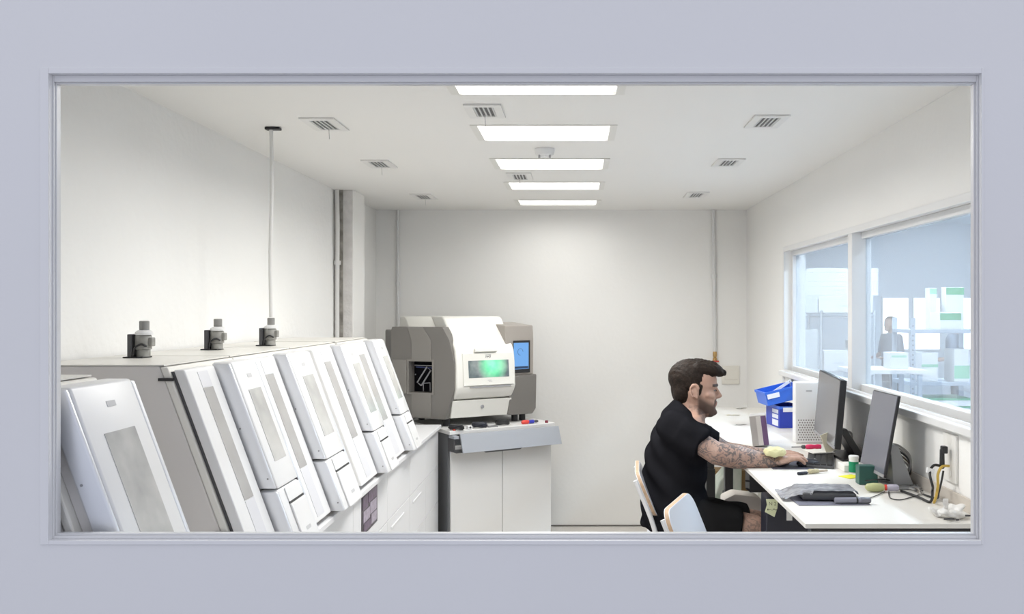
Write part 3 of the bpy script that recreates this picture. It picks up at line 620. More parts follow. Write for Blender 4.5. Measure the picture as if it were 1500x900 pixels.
# monitors
def monitor(label, fb_, nb, ft, nt_, stand_m, scr_m, foot_c, bodyt=0.028):
    """far-bottom, near-bottom, far-top, near-top world points of the screen plane"""
    t = thing('monitor', label, 'monitor', (foot_c[0], foot_c[1], DZ), 0, 'monitors on the desk')
    o = (fb_+nb)/2; x = (nb-fb_).normalized(); up = ((ft+nt_)/2-o); hgt = up.length
    n = x.cross(up).normalized()
    if n.x > 0: n = -n
    zz = up.normalized(); wd = (nb-fb_).length
    B = basis(o, x, zz, n)
    if B.to_3x3().determinant() < 0: B = basis(o, -x, zz, n)
    obj('casing', G().box(-wd/2, wd/2, 0, hgt, -bodyt, -0.002, 0.003, B), dark_m, t)
    obj('screen', G().box(-wd/2+0.004, wd/2-0.004, 0.012, hgt-0.004, -0.0018, 0.0002, 0, B), scr_m, t)
    obj('chin', G().box(-wd/2, wd/2, 0.0, 0.0115, -0.0018, 0.0006, 0, B), mgrey_m, t)
    obj('rear_bulge', G().box(-wd*0.3, wd*0.3, 0.03, hgt*0.6, -bodyt-0.02, -bodyt-0.0002, 0.006, B), dark_m, t)
    return t, B, o
scr_m1 = mat('screen_off_grey', (0.155, 0.155, 0.17), 0.22, spec=0.6); scr_m2 = mat('screen_off_blue_grey', (0.15, 0.155, 0.19), 0.2, spec=0.6)
t, B, o = monitor('thick black monitor with grey screen beside the white perforated tower', Vector((1.110, 4.17, 1.04)), Vector((1.076, 3.72, 1.028)), Vector((1.137, 4.17, 1.322)), Vector((1.101, 3.72, 1.328)), dark_m, scr_m1, (1.16, 3.93))
obj('stand', G().prism([(1.125, 1.10), (1.16, 1.10), (1.235, DZ+0.012), (1.20, DZ+0.012)], 3.82, 3.96, lambda u, v, q: Vector((u, q, v)), 0.003), dark_m, t)
obj('foot', G().box(1.125, 1.238, 3.76, 4.02, DZ+0.0005, DZ+0.012, 0.003), dark_m, t)
t, B, o = monitor('slim monitor with blue-grey screen nearest the front window', Vector((1.096, 3.45, 1.01)), Vector((1.092, 3.17, 1.014)), Vector((1.152, 3.45, 1.304)), Vector((1.141, 3.17, 1.308)), dark_m, scr_m2, (1.17, 3.3), 0.012)
stg = mat('grey_stand', (0.33, 0.335, 0.34), 0.4)
obj('stand', G().prism([(1.135, 1.12), (1.165, 1.12), (1.222, DZ+0.010), (1.150, DZ+0.010)], 3.225, 3.32, lambda u, v, q: Vector((u, q, v)), 0.003), stg, t)
obj('foot', G().box(1.113, 1.235, 3.19, 3.36, DZ+0.0005, DZ+0.010, 0.003), stg, t)

# white perforated tower
ta = dk(1165, 650); tx0 = ta.x; ty0 = ta.y; tz = H0-(560-CY)/F*ty0
t = thing('perforated_tower', 'white upright tower with rows of round holes behind the first monitor', 'tower', (tx0+0.08, ty0+0.1, DZ))
obj('housing', G().box(tx0, tx0+0.165, ty0, ty0+0.06, DZ+0.001, tz, 0.006, None, 3), white_m, t, 35)
obj('logo_print', G().box(tx0+0.052, tx0+0.080, ty0-0.0008, ty0+0.0001, tz-0.047, tz-0.039), mark_m, t)
g = G(); nh = 0
for r in range(9):
    for c_ in range(12):
        x = tx0+0.016+c_*0.0122+(0.006 if r % 2 else 0); z = DZ+0.018+r*0.0118
        g.cyl((x, ty0-0.0006, z), (x, ty0+0.0001, z), 0.0036, n=6)
ho = obj('air_holes', g, mat('hole_shadow', (0.22, 0.20, 0.20), 0.8), t); ho['kind'] = 'stuff'

# blue bins
bluem = mat('blue_bin_plastic', (0.018, 0.05, 0.46), 0.38); bluel = mat('blue_bin_light', (0.03, 0.14, 0.66), 0.38); labm = mat('white_label', (0.80, 0.82, 0.88), 0.5)
def bin_(label, o, rz, w_, d_, h_, tilt=0.0, ztop=True, m_=bluem):
    M = Matrix.Translation(o) @ Matrix.Rotation(rz, 4, 'Z') @ Matrix.Rotation(tilt, 4, 'Y')
    t = thing('storage_bin', label, 'bin', o, 0, 'blue storage bins on the far desk'); k = 0.004
    g = G(); g.box(0, w_, 0, k, 0, h_, 0.001, M); g.box(0, w_, d_-k, d_, 0, h_, 0.001, M); g.box(0, k, k, d_-k, 0, h_, 0, M); g.box(w_-k, w_, k, d_-k, 0, h_, 0, M); g.box(k, w_-k, k, d_-k, 0, k, 0, M)
    obj('tub', g, m_, t)
    g = G(); e = 0.004; g.box(-e, w_+e, -e, 0, h_-0.014, h_, 0, M); g.box(-e, 0, 0, d_, h_-0.014, h_, 0, M); g.box(w_, w_+e, 0, d_, h_-0.014, h_, 0, M); g.box(-e, w_+e, d_, d_+e, h_-0.014, h_, 0, M)
    obj('rim', g, bluel, t)
    return t, M
b0 = dk(1142, 628)
t, M = bin_('upright royal blue storage bin standing on the far desk', Vector((b0.x, b0.y, DZ+0.001)), math.radians(8), 0.135, 0.21, 0.118)
obj('label_strip', G().box(0.018, 0.13, -0.0052, -0.0042, 0.088, 0.112, 0, M), labm, t)
for z0, z1 in ((0.008, 0.04), (0.048, 0.070), (0.076, 0.097)): obj('lettering', G().box(-0.0012, -0.0002, 0.02, 0.11, z0, z1, 0, M), labm, t)
t, M = bin_('blue storage bin tilted on top of the other blue bin', Vector((b0.x-0.058, b0.y+0.02, DZ+0.119)), math.radians(5), 0.20, 0.19, 0.075, -math.radians(13), m_=bluel)
obj('label_strip', G().box(0.006, 0.075, -0.0052, -0.0042, 0.036, 0.062, 0, M), labm, t)
obj('inner_strut', G().box(0.09, 0.20, 0.03, 0.035, 0.06, 0.075, 0, M @ Matrix.Translation((0, 0, -0.03)) @ Matrix.Rotation(-0.35, 4, 'Y')), labm, t)
pc_ = b0+Vector((0.088, 0.05, 0.20))
tag(obj('thin_rod', G().cyl(pc_+Vector((0.0, 0, -0.03)), pc_+Vector((-0.022, 0, 0.055)), 0.002, n=6), mgrey_m), 'thin grey rod sticking out of the tilted blue bin', 'rod')

# striped upright carton
c0 = dk(1116, 656); Mx = Matrix.Translation(c0+Vector((0, 0, 0.0065))) @ Matrix.Rotation(math.radians(-12), 4, 'Z') @ Matrix.Rotation(math.radians(-7), 4, 'Y')
t = thing('file_box', 'upright grey, cream and purple striped file box standing behind the man\'s wrist', 'file box', c0)
obj('carton', G().box(-0.042, 0.034, 0, 0.10, 0.002, 0.145, 0.003, Mx), mat('grey_board', (0.42, 0.39, 0.37), 0.6), t)
obj('cream_stripe', G().box(-0.012, 0.010, -0.0015, -0.0002, 0.004, 0.14, 0, Mx), mat('cream_board', (0.62, 0.59, 0.56), 0.6), t)
obj('purple_stripe', G().box(0.010, 0.034, -0.0018, -0.0002, 0.004, 0.14, 0, Mx), mat('purple_board', (0.14, 0.075, 0.17), 0.55), t)

# ---------- small things on the near desk
pad = dk(1160, 686)
t_ = tag(obj('mouse_pad', G().box(pad.x-0.085, pad.x+0.085, pad.y-0.035, pad.y+0.16, DZ+0.0004, DZ+0.003, 0.001), mat('slate_mouse_pad', (0.06, 0.06, 0.085), 0.7)), 'thin slate mouse pad under the man\'s right hand', 'mouse pad')
ms = dk(1184, 684); msx, msy = ms.x, ms.y
t = thing('computer_mouse', 'black computer mouse under the man\'s fingers', 'mouse', (msx, msy, DZ+0.003))
g = G(); g.ell((msx, msy, DZ+0.014), (0.05, 0.03, 0.020)); bb = remesh(g, 0.003, 3)
for v in bb.verts: v.co.z = max(v.co.z, DZ+0.0034)
obj('shell', bb, mat('dark_mouse', (0.02, 0.02, 0.028), 0.35), t, 60)
obj('wheel', G().cyl((msx+0.028, msy-0.004, DZ+0.028), (msx+0.028, msy+0.004, DZ+0.028), 0.006, n=12), mgrey_m, t)
pc = dk(1175, 696)
t = thing('pen_cap', 'black pen stub lying on the desk in front of the mouse', 'pen', pc)
d_ = Vector((0.9, 0.42, 0)).normalized()
obj('barrel', G().cyl(pc-d_*0.02+Vector((0,0,0.0062)), pc+d_*0.022+Vector((0,0,0.0062)), 0.006, n=12), navy, t); obj('tip', G().cyl(pc+d_*0.022+Vector((0,0,0.0062)), pc+d_*0.030+Vector((0,0,0.0062)), 0.004, 0.002, n=10), dgrey_m, t)
pc = dk(1195, 694)
t = thing('brush', 'small pale yellow bristle brush with wooden handle on the desk', 'brush', pc)
d_ = Vector((0.92, 0.38, 0)).normalized()
obj('bristles', G().cap(pc-d_*0.028+Vector((0,0,0.0105)), pc+d_*0.008+Vector((0,0,0.0095)), 0.010, 0.008), mat('pale_bristle', (0.62, 0.56, 0.36), 0.8, bump=0.5, bscale=200), t, 60)
obj('handle', G().cyl(pc+d_*0.014+Vector((0,0,0.0085)), pc+d_*0.055+Vector((0,0,0.0085)), 0.005, 0.004, n=10), mat('pale_wood', (0.55, 0.45, 0.36), 0.6), t, 60)
# keyboard and papers under the first monitor
k0 = dk(1196, 683)
t = thing('keyboard', 'black keyboard partly under papers beside the mouse', 'keyboard', k0)
Mk = Matrix.Translation(k0+Vector((0.045, 0.10, 0.001))) @ Matrix.Rotation(math.radians(74), 4, 'Z')
obj('keyboard_body', G().box(-0.17, 0.17, -0.055, 0.055, 0, 0.012, 0.003, Mk), dgrey_m, t)
for r in range(4):
    for c_ in range(11):
        obj('key', G().box(-0.163+c_*0.0298, -0.163+c_*0.0298+0.0258, -0.048+r*0.0245, -0.048+r*0.0245+0.0205, 0.0122, 0.017, 0, Mk), dark_m, t)
pp = dk(1203, 668)
paperm = mat('paper_white', (0.80, 0.79, 0.75), 0.7); papc = mat('paper_cream', (0.76, 0.71, 0.55), 0.7)
tag(obj('paper_pad', G().box(-0.055, 0.05, -0.035, 0.06, 0, 0.004, 0, Matrix.Translation((pp.x-0.01, pp.y-0.03, DZ+0.021)) @ Matrix.Rotation(0.25, 4, 'Z')), paperm), 'white paper pad lying on the keyboard below the first monitor', 'paper')
Ms = Matrix.Translation((pp.x+0.028, pp.y-0.05, DZ+0.026)) @ Matrix.Rotation(0.15, 4, 'Z') @ Matrix.Rotation(-0.35, 4, 'Y')
tag(obj('paper_sheet', G().box(-0.022, 0.024, -0.004, 0.0, 0, 0.085, 0, Ms), papc), 'small cream note standing up against the first monitor', 'paper')
tag(obj('white_box', G().box(1.06, 1.145, 3.53, 3.62, DZ+0.0005, DZ+0.028, 0.003, None), paperm), 'flat white box on the desk between the two monitors', 'box')
pk = mat('pink_plastic', (0.80, 0.05, 0.16), 0.35)
q0 = dk(1183, 659)
t = thing('screwdriver', 'screwdriver with bright pink handle on the desk before the white tower', 'screwdriver', q0)
obj('handle', G().lathe(q0+Vector((-0.012, 0, 0.0125)), [(0.006, 0), (0.011, 0.01), (0.0115, 0.03), (0.009, 0.045), (0.0115, 0.06), (0.010, 0.075)], 14, (0.98, 0.1, 0)), pk, t, 40)
obj('collar', G().lathe(q0+Vector((-0.030, 0, 0.0125)), [(0.004, 0), (0.009, 0.006), (0.009, 0.0178)], 12, (0.98, 0.1, 0)), dgrey_m, t, 40)
obj('blade', G().cyl(q0+Vector((-0.075, -0.005, 0.0125)), q0+Vector((-0.0302, 0, 0.0125)), 0.0028, n=8), mgrey_m, t)
# green tub, yellow note, dark green tub
q0 = dk(1250.5, 693)
grm = mat('green_label', (0.0, 0.24, 0.11), 0.4)
t = thing('green_tub', 'small white tub with bright green label between the monitors', 'tub', q0)
obj('tub', G().lathe(q0+Vector((0,0,0.0005)), [(0.017, 0), (0.018, 0.004), (0.0185, 0.056), (0.020, 0.057), (0.020, 0.066), (0.018, 0.068)], 20), white_m, t, 40)
obj('label_wrap', G().lathe(q0+Vector((0,0,0.004)), [(0.0188, 0), (0.0194, 0.042)], 20), grm, t, 60)
q0 = dk(1246, 699)
tag(obj('yellow_note', G().box(-0.035, 0.035, -0.03, 0.03, 0.0003, 0.002, 0, Matrix.Translation(q0) @ Matrix.Rotation(0.5, 4, 'Z')), mat('fluorescent_yellow', (0.82, 0.80, 0.03), 0.6)), 'bright yellow note on the desk in front of the green tub', 'note')
q0 = dk(1272, 711)
tag(obj('green_carton', G().box(q0.x-0.034, q0.x+0.036, q0.y, q0.y+0.045, DZ+0.0005, DZ+0.070, 0.003), mat('dark_green_carton', (0.03, 0.11, 0.09), 0.4)), 'dark green carton standing under the slim monitor', 'carton')
q0 = dk(1302, 709)
tag(obj('white_cup', G().lathe(q0+Vector((-0.012, 0.02, 0.0005)), [(0.018, 0), (0.022, 0.05), (0.0205, 0.05), (0.017, 0.006)], 18), white_m, None, 40), 'white plastic cup beside the dark green carton', 'cup')
# glue bottle
q0 = dk(1267, 721)
t = thing('glue_bottle', 'pale olive squeeze bottle with red neck lying under the slim monitor', 'bottle', q0)
ax = Vector((1, -0.12, 0)).normalized()
obj('bottle_body', G().lathe(q0+Vector((0.0, 0.0, 0.017)), [(0.004, 0), (0.013, 0.008), (0.016, 0.03), (0.015, 0.055), (0.010, 0.066)], 16, ax), mat('olive_plastic', (0.48, 0.50, 0.25), 0.4), t, 50)
obj('neck_ring', G().lathe(q0+ax*0.066+Vector((0, 0, 0.017)), [(0.0105, 0), (0.0105, 0.009)], 14, ax), mat('red_plastic', (0.75, 0.07, 0.05), 0.35), t, 50)
obj('nozzle', G().lathe(q0+ax*0.0755+Vector((0, 0, 0.017)), [(0.010, 0), (0.013, 0.01), (0.012, 0.035), (0.008, 0.04)], 14, ax), mat('lilac_plastic', (0.50, 0.48, 0.58), 0.4), t, 50)
# bagged device on folder, marker
q0 = dk(1238, 741)
tag(obj('folder', G().box(-0.155, 0.085, -0.0, 0.175, 0.0004, 0.0035, 0.001, Matrix.Translation(q0) @ Matrix.Rotation(0.03, 4, 'Z')), mat('grey_folder', (0.20, 0.20, 0.25), 0.35)), 'thin grey-blue plastic folder under the bagged device at the desk edge', 'folder')
t = thing('bagged_device', 'dark device in a clear grey plastic bag lying on the folder', 'device', q0+Vector((-0.04, 0.05, 0.004)))
g = G(); MB = Matrix.Translation(q0+Vector((-0.040, 0.100, 0.0055))) @ Matrix.Rotation(-0.06, 4, 'Z')
obj('device', G().box(-0.085, 0.095, -0.055, 0.07, 0, 0.026, 0.008, MB, 3), dgrey_m, t, 40)
g = G(); NX, NY = 46, 30; grid = []
def sst(a, b, x): x = max(0, min(1, (x-a)/(b-a))); return x*x*(3-2*x)
for j in range(NY+1):
    row = []
    for i in range(NX+1):
        x = -0.155+0.26*i/NX; y = -0.052+0.145*j/NY
        k = sst(-0.150, -0.075, x)*sst(0.112, 0.096, x)*sst(0.098, 0.068, y)*(1 if x > -0.05 else sst(-0.07, -0.035, y))
        wr_ = 0.0028*math.sin(x*170+y*90+2*math.sin(y*70))*math.sin(y*130-x*60)
        row.append(g.bm.verts.new(MB @ Vector((x, y+0.003*math.sin(x*140), 0.004+0.0265*k+wr_*(0.35+0.9*(1-k))+0.0028))))
    grid.append(row)
for j in range(NY):
    for i in range(NX): g.bm.faces.new((grid[j][i], grid[j][i+1], grid[j+1][i+1], grid[j+1][i]))
bmesh.ops.solidify(g.bm, geom=g.bm.faces[:], thickness=0.0008)
bb = g.bm
for v in bb.verts: v.co.z = max(DZ+0.0042, v.co.z)
obj('plastic_bag', bb, mat('grey_film', (0.62, 0.62, 0.66), 0.22, var=0.35, vscale=30, spec=0.7, bump=0.25, bscale=60), t, 60)
q1 = dk(1223, 739.8)
t = thing('marker', 'grey marker pen lying on the folder along the desk edge', 'marker', q1)
mk = q1+Vector((0, 0, 0.0145)); ax = Vector((1, 0.03, 0)).normalized()
obj('barrel', G().lathe(mk, [(0.009, 0), (0.0095, 0.002), (0.0095, 0.085)], 16, ax), mat('grey_marker', (0.24, 0.24, 0.29), 0.35), t, 50)
obj('cap', G().lathe(mk+ax*0.0852, [(0.0102, 0), (0.0102, 0.03), (0.0085, 0.034)], 16, ax), mat('grey_marker_cap', (0.17, 0.17, 0.2), 0.35), t, 50)
obj('band', G().lathe(mk+ax*0.07, [(0.0099, 0), (0.0099, 0.006)], 16, ax), dark_m, t, 50)
# paper scraps at the far desk and crumpled white pack at near right corner
for i, (px, py, lab) in enumerate(((1074, 609, 'curled paper slip with brown edge on the far desk'), (1084, 623, 'white paper slip on the far desk beside the striped file box'), (1086, 599, 'crumpled white scrap at the back of the far desk'))):
    q0 = dk(px, py); M = Matrix.Translation(q0) @ Matrix.Rotation(0.3*i, 4, 'Z')
    g = G(); n = 8
    vs = []
    for k in range(n+1):
        x = -0.04+0.08*k/n; z = 0.001+0.006*(math.sin(k*0.9+i)**2)
        vs.append((g.bm.verts.new(M @ Vector((x, -0.012, z))), g.bm.verts.new(M @ Vector((x, 0.014, z*0.8+0.0004)))))
    for a, b in zip(vs, vs[1:]): g.bm.faces.new((a[0], b[0], b[1], a[1]))
    bmesh.ops.solidify(g.bm, geom=g.bm.faces[:], thickness=0.0006)
    tag(obj('paper_slip', g, papc if i == 0 else paperm, None, 60), lab, 'paper')
q0 = dk(1395, 760)
g = G(); random.seed(3)
for k in range(14): g.ell(q0+Vector((random.uniform(-0.05, 0.04), random.uniform(-0.02, 0.05), random.uniform(0.006, 0.028))), (random.uniform(0.012, 0.026), random.uniform(0.012, 0.025), random.uniform(0.005, 0.009)), Matrix.Rotation(random.uniform(-0.8, 0.8), 3, 'Y'), 10, 6)
g.box(q0.x-0.02, q0.x-0.0, q0.y+0.02, q0.y+0.024, DZ+0.02, DZ+0.058)
bb = remesh(g, 0.004, 2)
for v in bb.verts: v.co.z = max(v.co.z, DZ+0.0005)
t = thing('tissue_pack', 'crumpled white tissue pack with black print at the desk corner', 'pack', q0)
obj('wrapper', bb, mat('white_film', (0.80, 0.79, 0.77), 0.4, bump=0.3, bscale=90), t, 40)
for dx, dz, w_ in ((-0.045, 0.007, 0.030), (0.02, 0.017, 0.022), (-0.008, 0.004, 0.010)):
    obj('printed_mark', G().box(q0.x+dx, q0.x+dx+w_, q0.y-0.046, q0.y-0.0445, DZ+dz, DZ+dz+0.005, 0), dgrey_m, t)
# outlet, plug, cables
yo = ony(1393, XR-0.004); zo0 = H0-(706-CY)/F*yo; zo1 = H0-(636-CY)/F*yo
t = thing('wall_outlet', 'long cream outlet strip on the right wall above the desk', 'outlet', (XR, yo, zo0))
obj('plate', G().box(XR-0.010, XR-0.0006, yo-0.05, yo+0.05, zo0, zo1, 0.002), mat('cream_outlet', (0.84, 0.825, 0.79), 0.4), t)
for k in range(3): obj('socket', G().cyl((XR-0.0106, yo, zo0+0.03+k*0.055), (XR-0.0101, yo, zo0+0.03+k*0.055), 0.018, n=20), mat('cream_socket', (0.80, 0.78, 0.74), 0.4), t)
YP = yo
p_a = P(1382, 654, YP); p_b = P(1381, 690, YP)
t = thing('power_plug', 'black angled power plug in the wall outlet', 'plug', P(1381, 690, YP))
obj('plug_body', G().cap(P(1380, 660, YP-0.01), P(1380, 684, YP-0.01), 0.0075, 0.0085, 12), dark_m, t, 60)
obj('plug_head', G().box(p_a.x-0.011, p_a.x+0.007, YP-0.022, YP+0.002, p_a.z-0.022, p_a.z+0.002, 0.003), dark_m, t)
def cable(label, pts, r, m_, extra=None):
    t = thing('cable', label, 'cable', pts[-1], 0, 'cables behind the slim monitor'); obj('cord', G().tube(pts, r, 8, 5), m_, t, 60); return t
zc = DZ
def dkz(px, py, dz=0.004): v = dk(px, py); v.z = DZ+dz; return v
yc = mat('yellow_cable', (0.62, 0.42, 0.08), 0.45)
t = cable('thick black power cable with white tag hanging from the wall plug', [P(1381, 684, YP-0.01), P(1368, 682, YP-0.01), P(1362, 694, YP-0.03), P(1366, 712, YP-0.04), dkz(1366, 731, 0.03), dkz(1363, 738, 0.006), dkz(1345, 731, 0.006), dkz(1320, 722, 0.006)], 0.0045, dark_m)
obj('cable_tag', G().box(-0.013, 0.011, -0.0065, 0.0065, -0.008, 0.008, 0.001, Matrix.Translation(P(1363, 690, YP-0.024)) @ Matrix.Rotation(0.25, 4, 'Y')), white_m, t)
cable('yellow cable running from the wall outlet down to the desk', [P(1390, 683, YP-0.01), P(1380, 684, YP-0.02), P(1374, 695, YP-0.03), P(1374, 712, YP-0.03), P(1371, 728, YP-0.04), dkz(1368, 739, 0.005)], 0.0045, yc)
cable('second black cable hanging straight beside the yellow cable', [P(1382, 690, YP-0.01), P(1379, 706, YP-0.01), P(1375, 722, YP-0.02), dkz(1372, 733, 0.006), dkz(1352, 727, 0.006)], 0.0035, dark_m)
cable('thin black cable looping over the desk in front of the monitor foot', [dkz(1268, 721, 0.040), dkz(1285, 716, 0.032), dkz(1303, 712, 0.02), dkz(1330, 716, 0.006), dkz(1352, 722, 0.006)], 0.002, dark_m)
cable('thin dark cable curving on the desk in front of the grey monitor stand', [dkz(1302, 722, 0.003), dkz(1304, 731, 0.003), dkz(1318, 734, 0.003), dkz(1335, 730, 0.003), dkz(1350, 725, 0.003)], 0.0018, dark_m)
cable('thin grey cable lying on the desk beside the folder', [dkz(1272, 732, 0.003), dkz(1285, 727, 0.003), dkz(1296, 722, 0.003)], 0.0016, dgrey_m)
greyc = mat('grey_cable', (0.30, 0.29, 0.28), 0.5)
for i, (lab, off, m_) in enumerate((('grey video cable bulging behind the slim monitor', 0, greyc), ('dark video cable bulging behind the slim monitor', 4, dgrey_m), ('pale video cable bulging behind the slim monitor', -4, mat('pale_cable', (0.5, 0.49, 0.47), 0.5)), ('lowest brown-grey cable loop behind the slim monitor', 9, mat('brown_cable', (0.25, 0.21, 0.18), 0.5)), ('innermost pale cable loop behind the slim monitor', 14, mat('pale_cable', (0.5, 0.49, 0.47))))):
    Yc = 3.27+0.013*i
    cable(lab, [P(1303, 655+off, Yc), P(1316, 657+off, Yc), P(1330, 668+off, Yc), P(1334, 680+off, Yc), P(1329, 697+off, Yc), P(1327+off, 705, Yc), dkz(1330+off, 716, 0.006), dkz(1348, 723+off/4, 0.005)], 0.004, m_)
for i, (lab, px, m_) in enumerate((('dark cable hanging behind the first monitor', 1239, dgrey_m), ('pale cable hanging behind the first monitor', 1246, greyc))):
    Yc = 4.05
    cable(lab, [P(1232, 632, Yc), P(px, 634, Yc), P(px+3, 646, Yc), P(px-1, 658, Yc), dkz(px+1, 664, 0.005)], 0.005, m_)
# under the desk
tw = Vector((0.78, 3.31, 0))
t = thing('computer_tower', 'black computer tower under the near desk', 'computer', tw)
ct = 0.925; TY = 3.262
obj('case', G().box(0.694, 0.88, TY, TY+0.10, 0.55, ct, 0.006), mat('black_case', (0.016, 0.016, 0.026), 0.35), t)
obj('stand', G().box(0.71, 0.86, TY+0.015, TY+0.085, 0.0, 0.549, 0.004), dark_m, t)
obj('service_label', G().box(0.768, 0.789, TY-0.002, TY-0.0002, ct-0.085, ct-0.035), paperm, t)
nm_ = mat('pale_yellow_note', (0.70, 0.72, 0.46), 0.7)
t = thing('sticky_note', 'pale yellow handwritten sticky note on the black computer tower', 'note', (0.71, TY-0.005, ct-0.09))
c = P(1131, 745, TY-0.008)
g = G(); poly = [(-0.022, 0.033), (0.022, 0.033), (0.020, 0.0), (0.009, -0.033), (-0.026, -0.014), (-0.018, 0.012)]
g.prism(poly, 0.0, 0.002, lambda u, v, q: Vector((c.x+u, TY-0.006+q, c.z+v)))
obj('note_sheet', g, nm_, t)
inkm = mat('pencil_ink', (0.18, 0.19, 0.10), 0.8)
textmesh('handwriting', 'N 2', 0.018, inkm, basis((c.x+0.002, TY-0.0064, c.z+0.016), (1, 0, 0), (0, 0.0, 1), (0, -1, 0)), t, 0.0003)
for k in range(5): obj('handwriting', G().box(c.x-0.018+k*0.0075, c.x-0.0125+k*0.0075, TY-0.0068, TY-0.0061, c.z-0.008+0.002*(k % 2), c.z-0.002-0.002*(k % 3)), inkm, t)
t = thing('power_box', 'small black control box hanging under the desk edge', 'box', (0.78, 3.80, 0.84))
pa, pb_ = P(1098, 707, 3.75), P(1118, 722, 3.75)
obj('box_body', G().box(pa.x, pa.x+0.12, 3.75, 3.85, pb_.z, DZ-0.0165, 0.004), dark_m, t)
obj('lever', G().cap((pa.x-0.014, 3.755, pa.z+0.006), (pa.x+0.004, 3.755, pa.z+0.004), 0.004, 0.004, 8), dark_m, t, 60)
obj('lever', G().cap((pa.x-0.012, 3.755, pb_.z+0.016), (pa.x+0.004, 3.755, pb_.z+0.008), 0.004, 0.004, 8), dark_m, t, 60)
bagm = mat('white_bag_film', (0.66, 0.65, 0.58), 0.5, var=0.25, vscale=9, bump=0.5, bscale=20)
g = G(); g.ell((1.02, 4.44, 0.42), (0.17, 0.15, 0.40)); g.ell((1.03, 4.43, 0.68), (0.14, 0.13, 0.19)); bb = remesh(g, 0.02, 4)
for v in bb.verts:
    v.co += Vector((0.012*math.sin(v.co.z*23+v.co.y*11), 0.01*math.sin(v.co.x*25+v.co.z*9), 0)); v.co.z = max(v.co.z, 0.001)
tag(obj('waste_bag', bb, bagm, None, 60), 'full creased white plastic bag standing under the desk', 'bag')
binc = mat('white_bin_plastic', (0.66, 0.62, 0.58), 0.45)
x0_, x1_, zt_ = (1060-CX)/F*4.16, (1123-CX)/F*4.16, H0-(721-CY)/F*4.16
g = G(); prof = [(x0_, 0.0005), (x1_-0.03, 0.0005), (x1_, 0.30), (x1_, zt_-0.09)]
for k in range(7):
    a = k/6*math.pi/2; prof.append((x1_-0.075+0.075*math.cos(a), zt_-0.09+0.075*math.sin(a)))
prof += [(x0_+0.05, zt_-0.006), (x0_, zt_-0.03)]
g.prism(prof, 4.14, 4.26, lambda u, v, q: Vector((u, q, v)), 0.008, 2)
t = thing('waste_bin', 'off-white bin with rounded corner standing under the desk by the knees', 'bin', ((x0_+x1_)/2, 4.20, 0))
obj('shell', g, binc, t, 40); obj('base_rim', G().box(x0_-0.004, x1_-0.026, 4.132, 4.268, 0.0, 0.02, 0.003), binc, t)
t = thing('paper_sack', 'white paper sack with green print between the black desk legs', 'sack', (0.90, 5.32, 0))
s0 = P(1046, 700, 5.35); s1 = P(1062, 700, 5.35)
g = G(); g.prism([(s0.x-0.03, 0.001), (s1.x+0.09, 0.001), (s1.x+0.10, 0.74), (s0.x+0.03, 0.58), (s0.x-0.03, 0.42)], 5.33, 5.53, lambda u, v, q: Vector((u, q, v)), 0.01)
obj('sack_body', g, mat('sack_paper', (0.66, 0.68, 0.62), 0.7, col2=(0.50, 0.58, 0.50), vscale=14), t)
obj('folded_top', G().box(s0.x+0.0, s1.x+0.1, 5.40, 5.50, 0.745, 0.76, 0.003), mat('sack_paper_top', (0.55, 0.6, 0.5), 0.7), t)
t = thing('cardboard_box', 'brown cardboard box under the far desk behind the black legs', 'box', (0.95, 5.68, 0))
obj('carton', G().box(0.84, 1.10, 5.58, 5.70, 0.001, 0.60, 0.003), mat('brown_card', (0.33, 0.21, 0.09), 0.7), t)
obj('flap', G().box(0.84, 1.10, 5.575, 5.5798, 0.50, 0.60, 0), mat('brown_card', (0.33, 0.21, 0.09)), t)

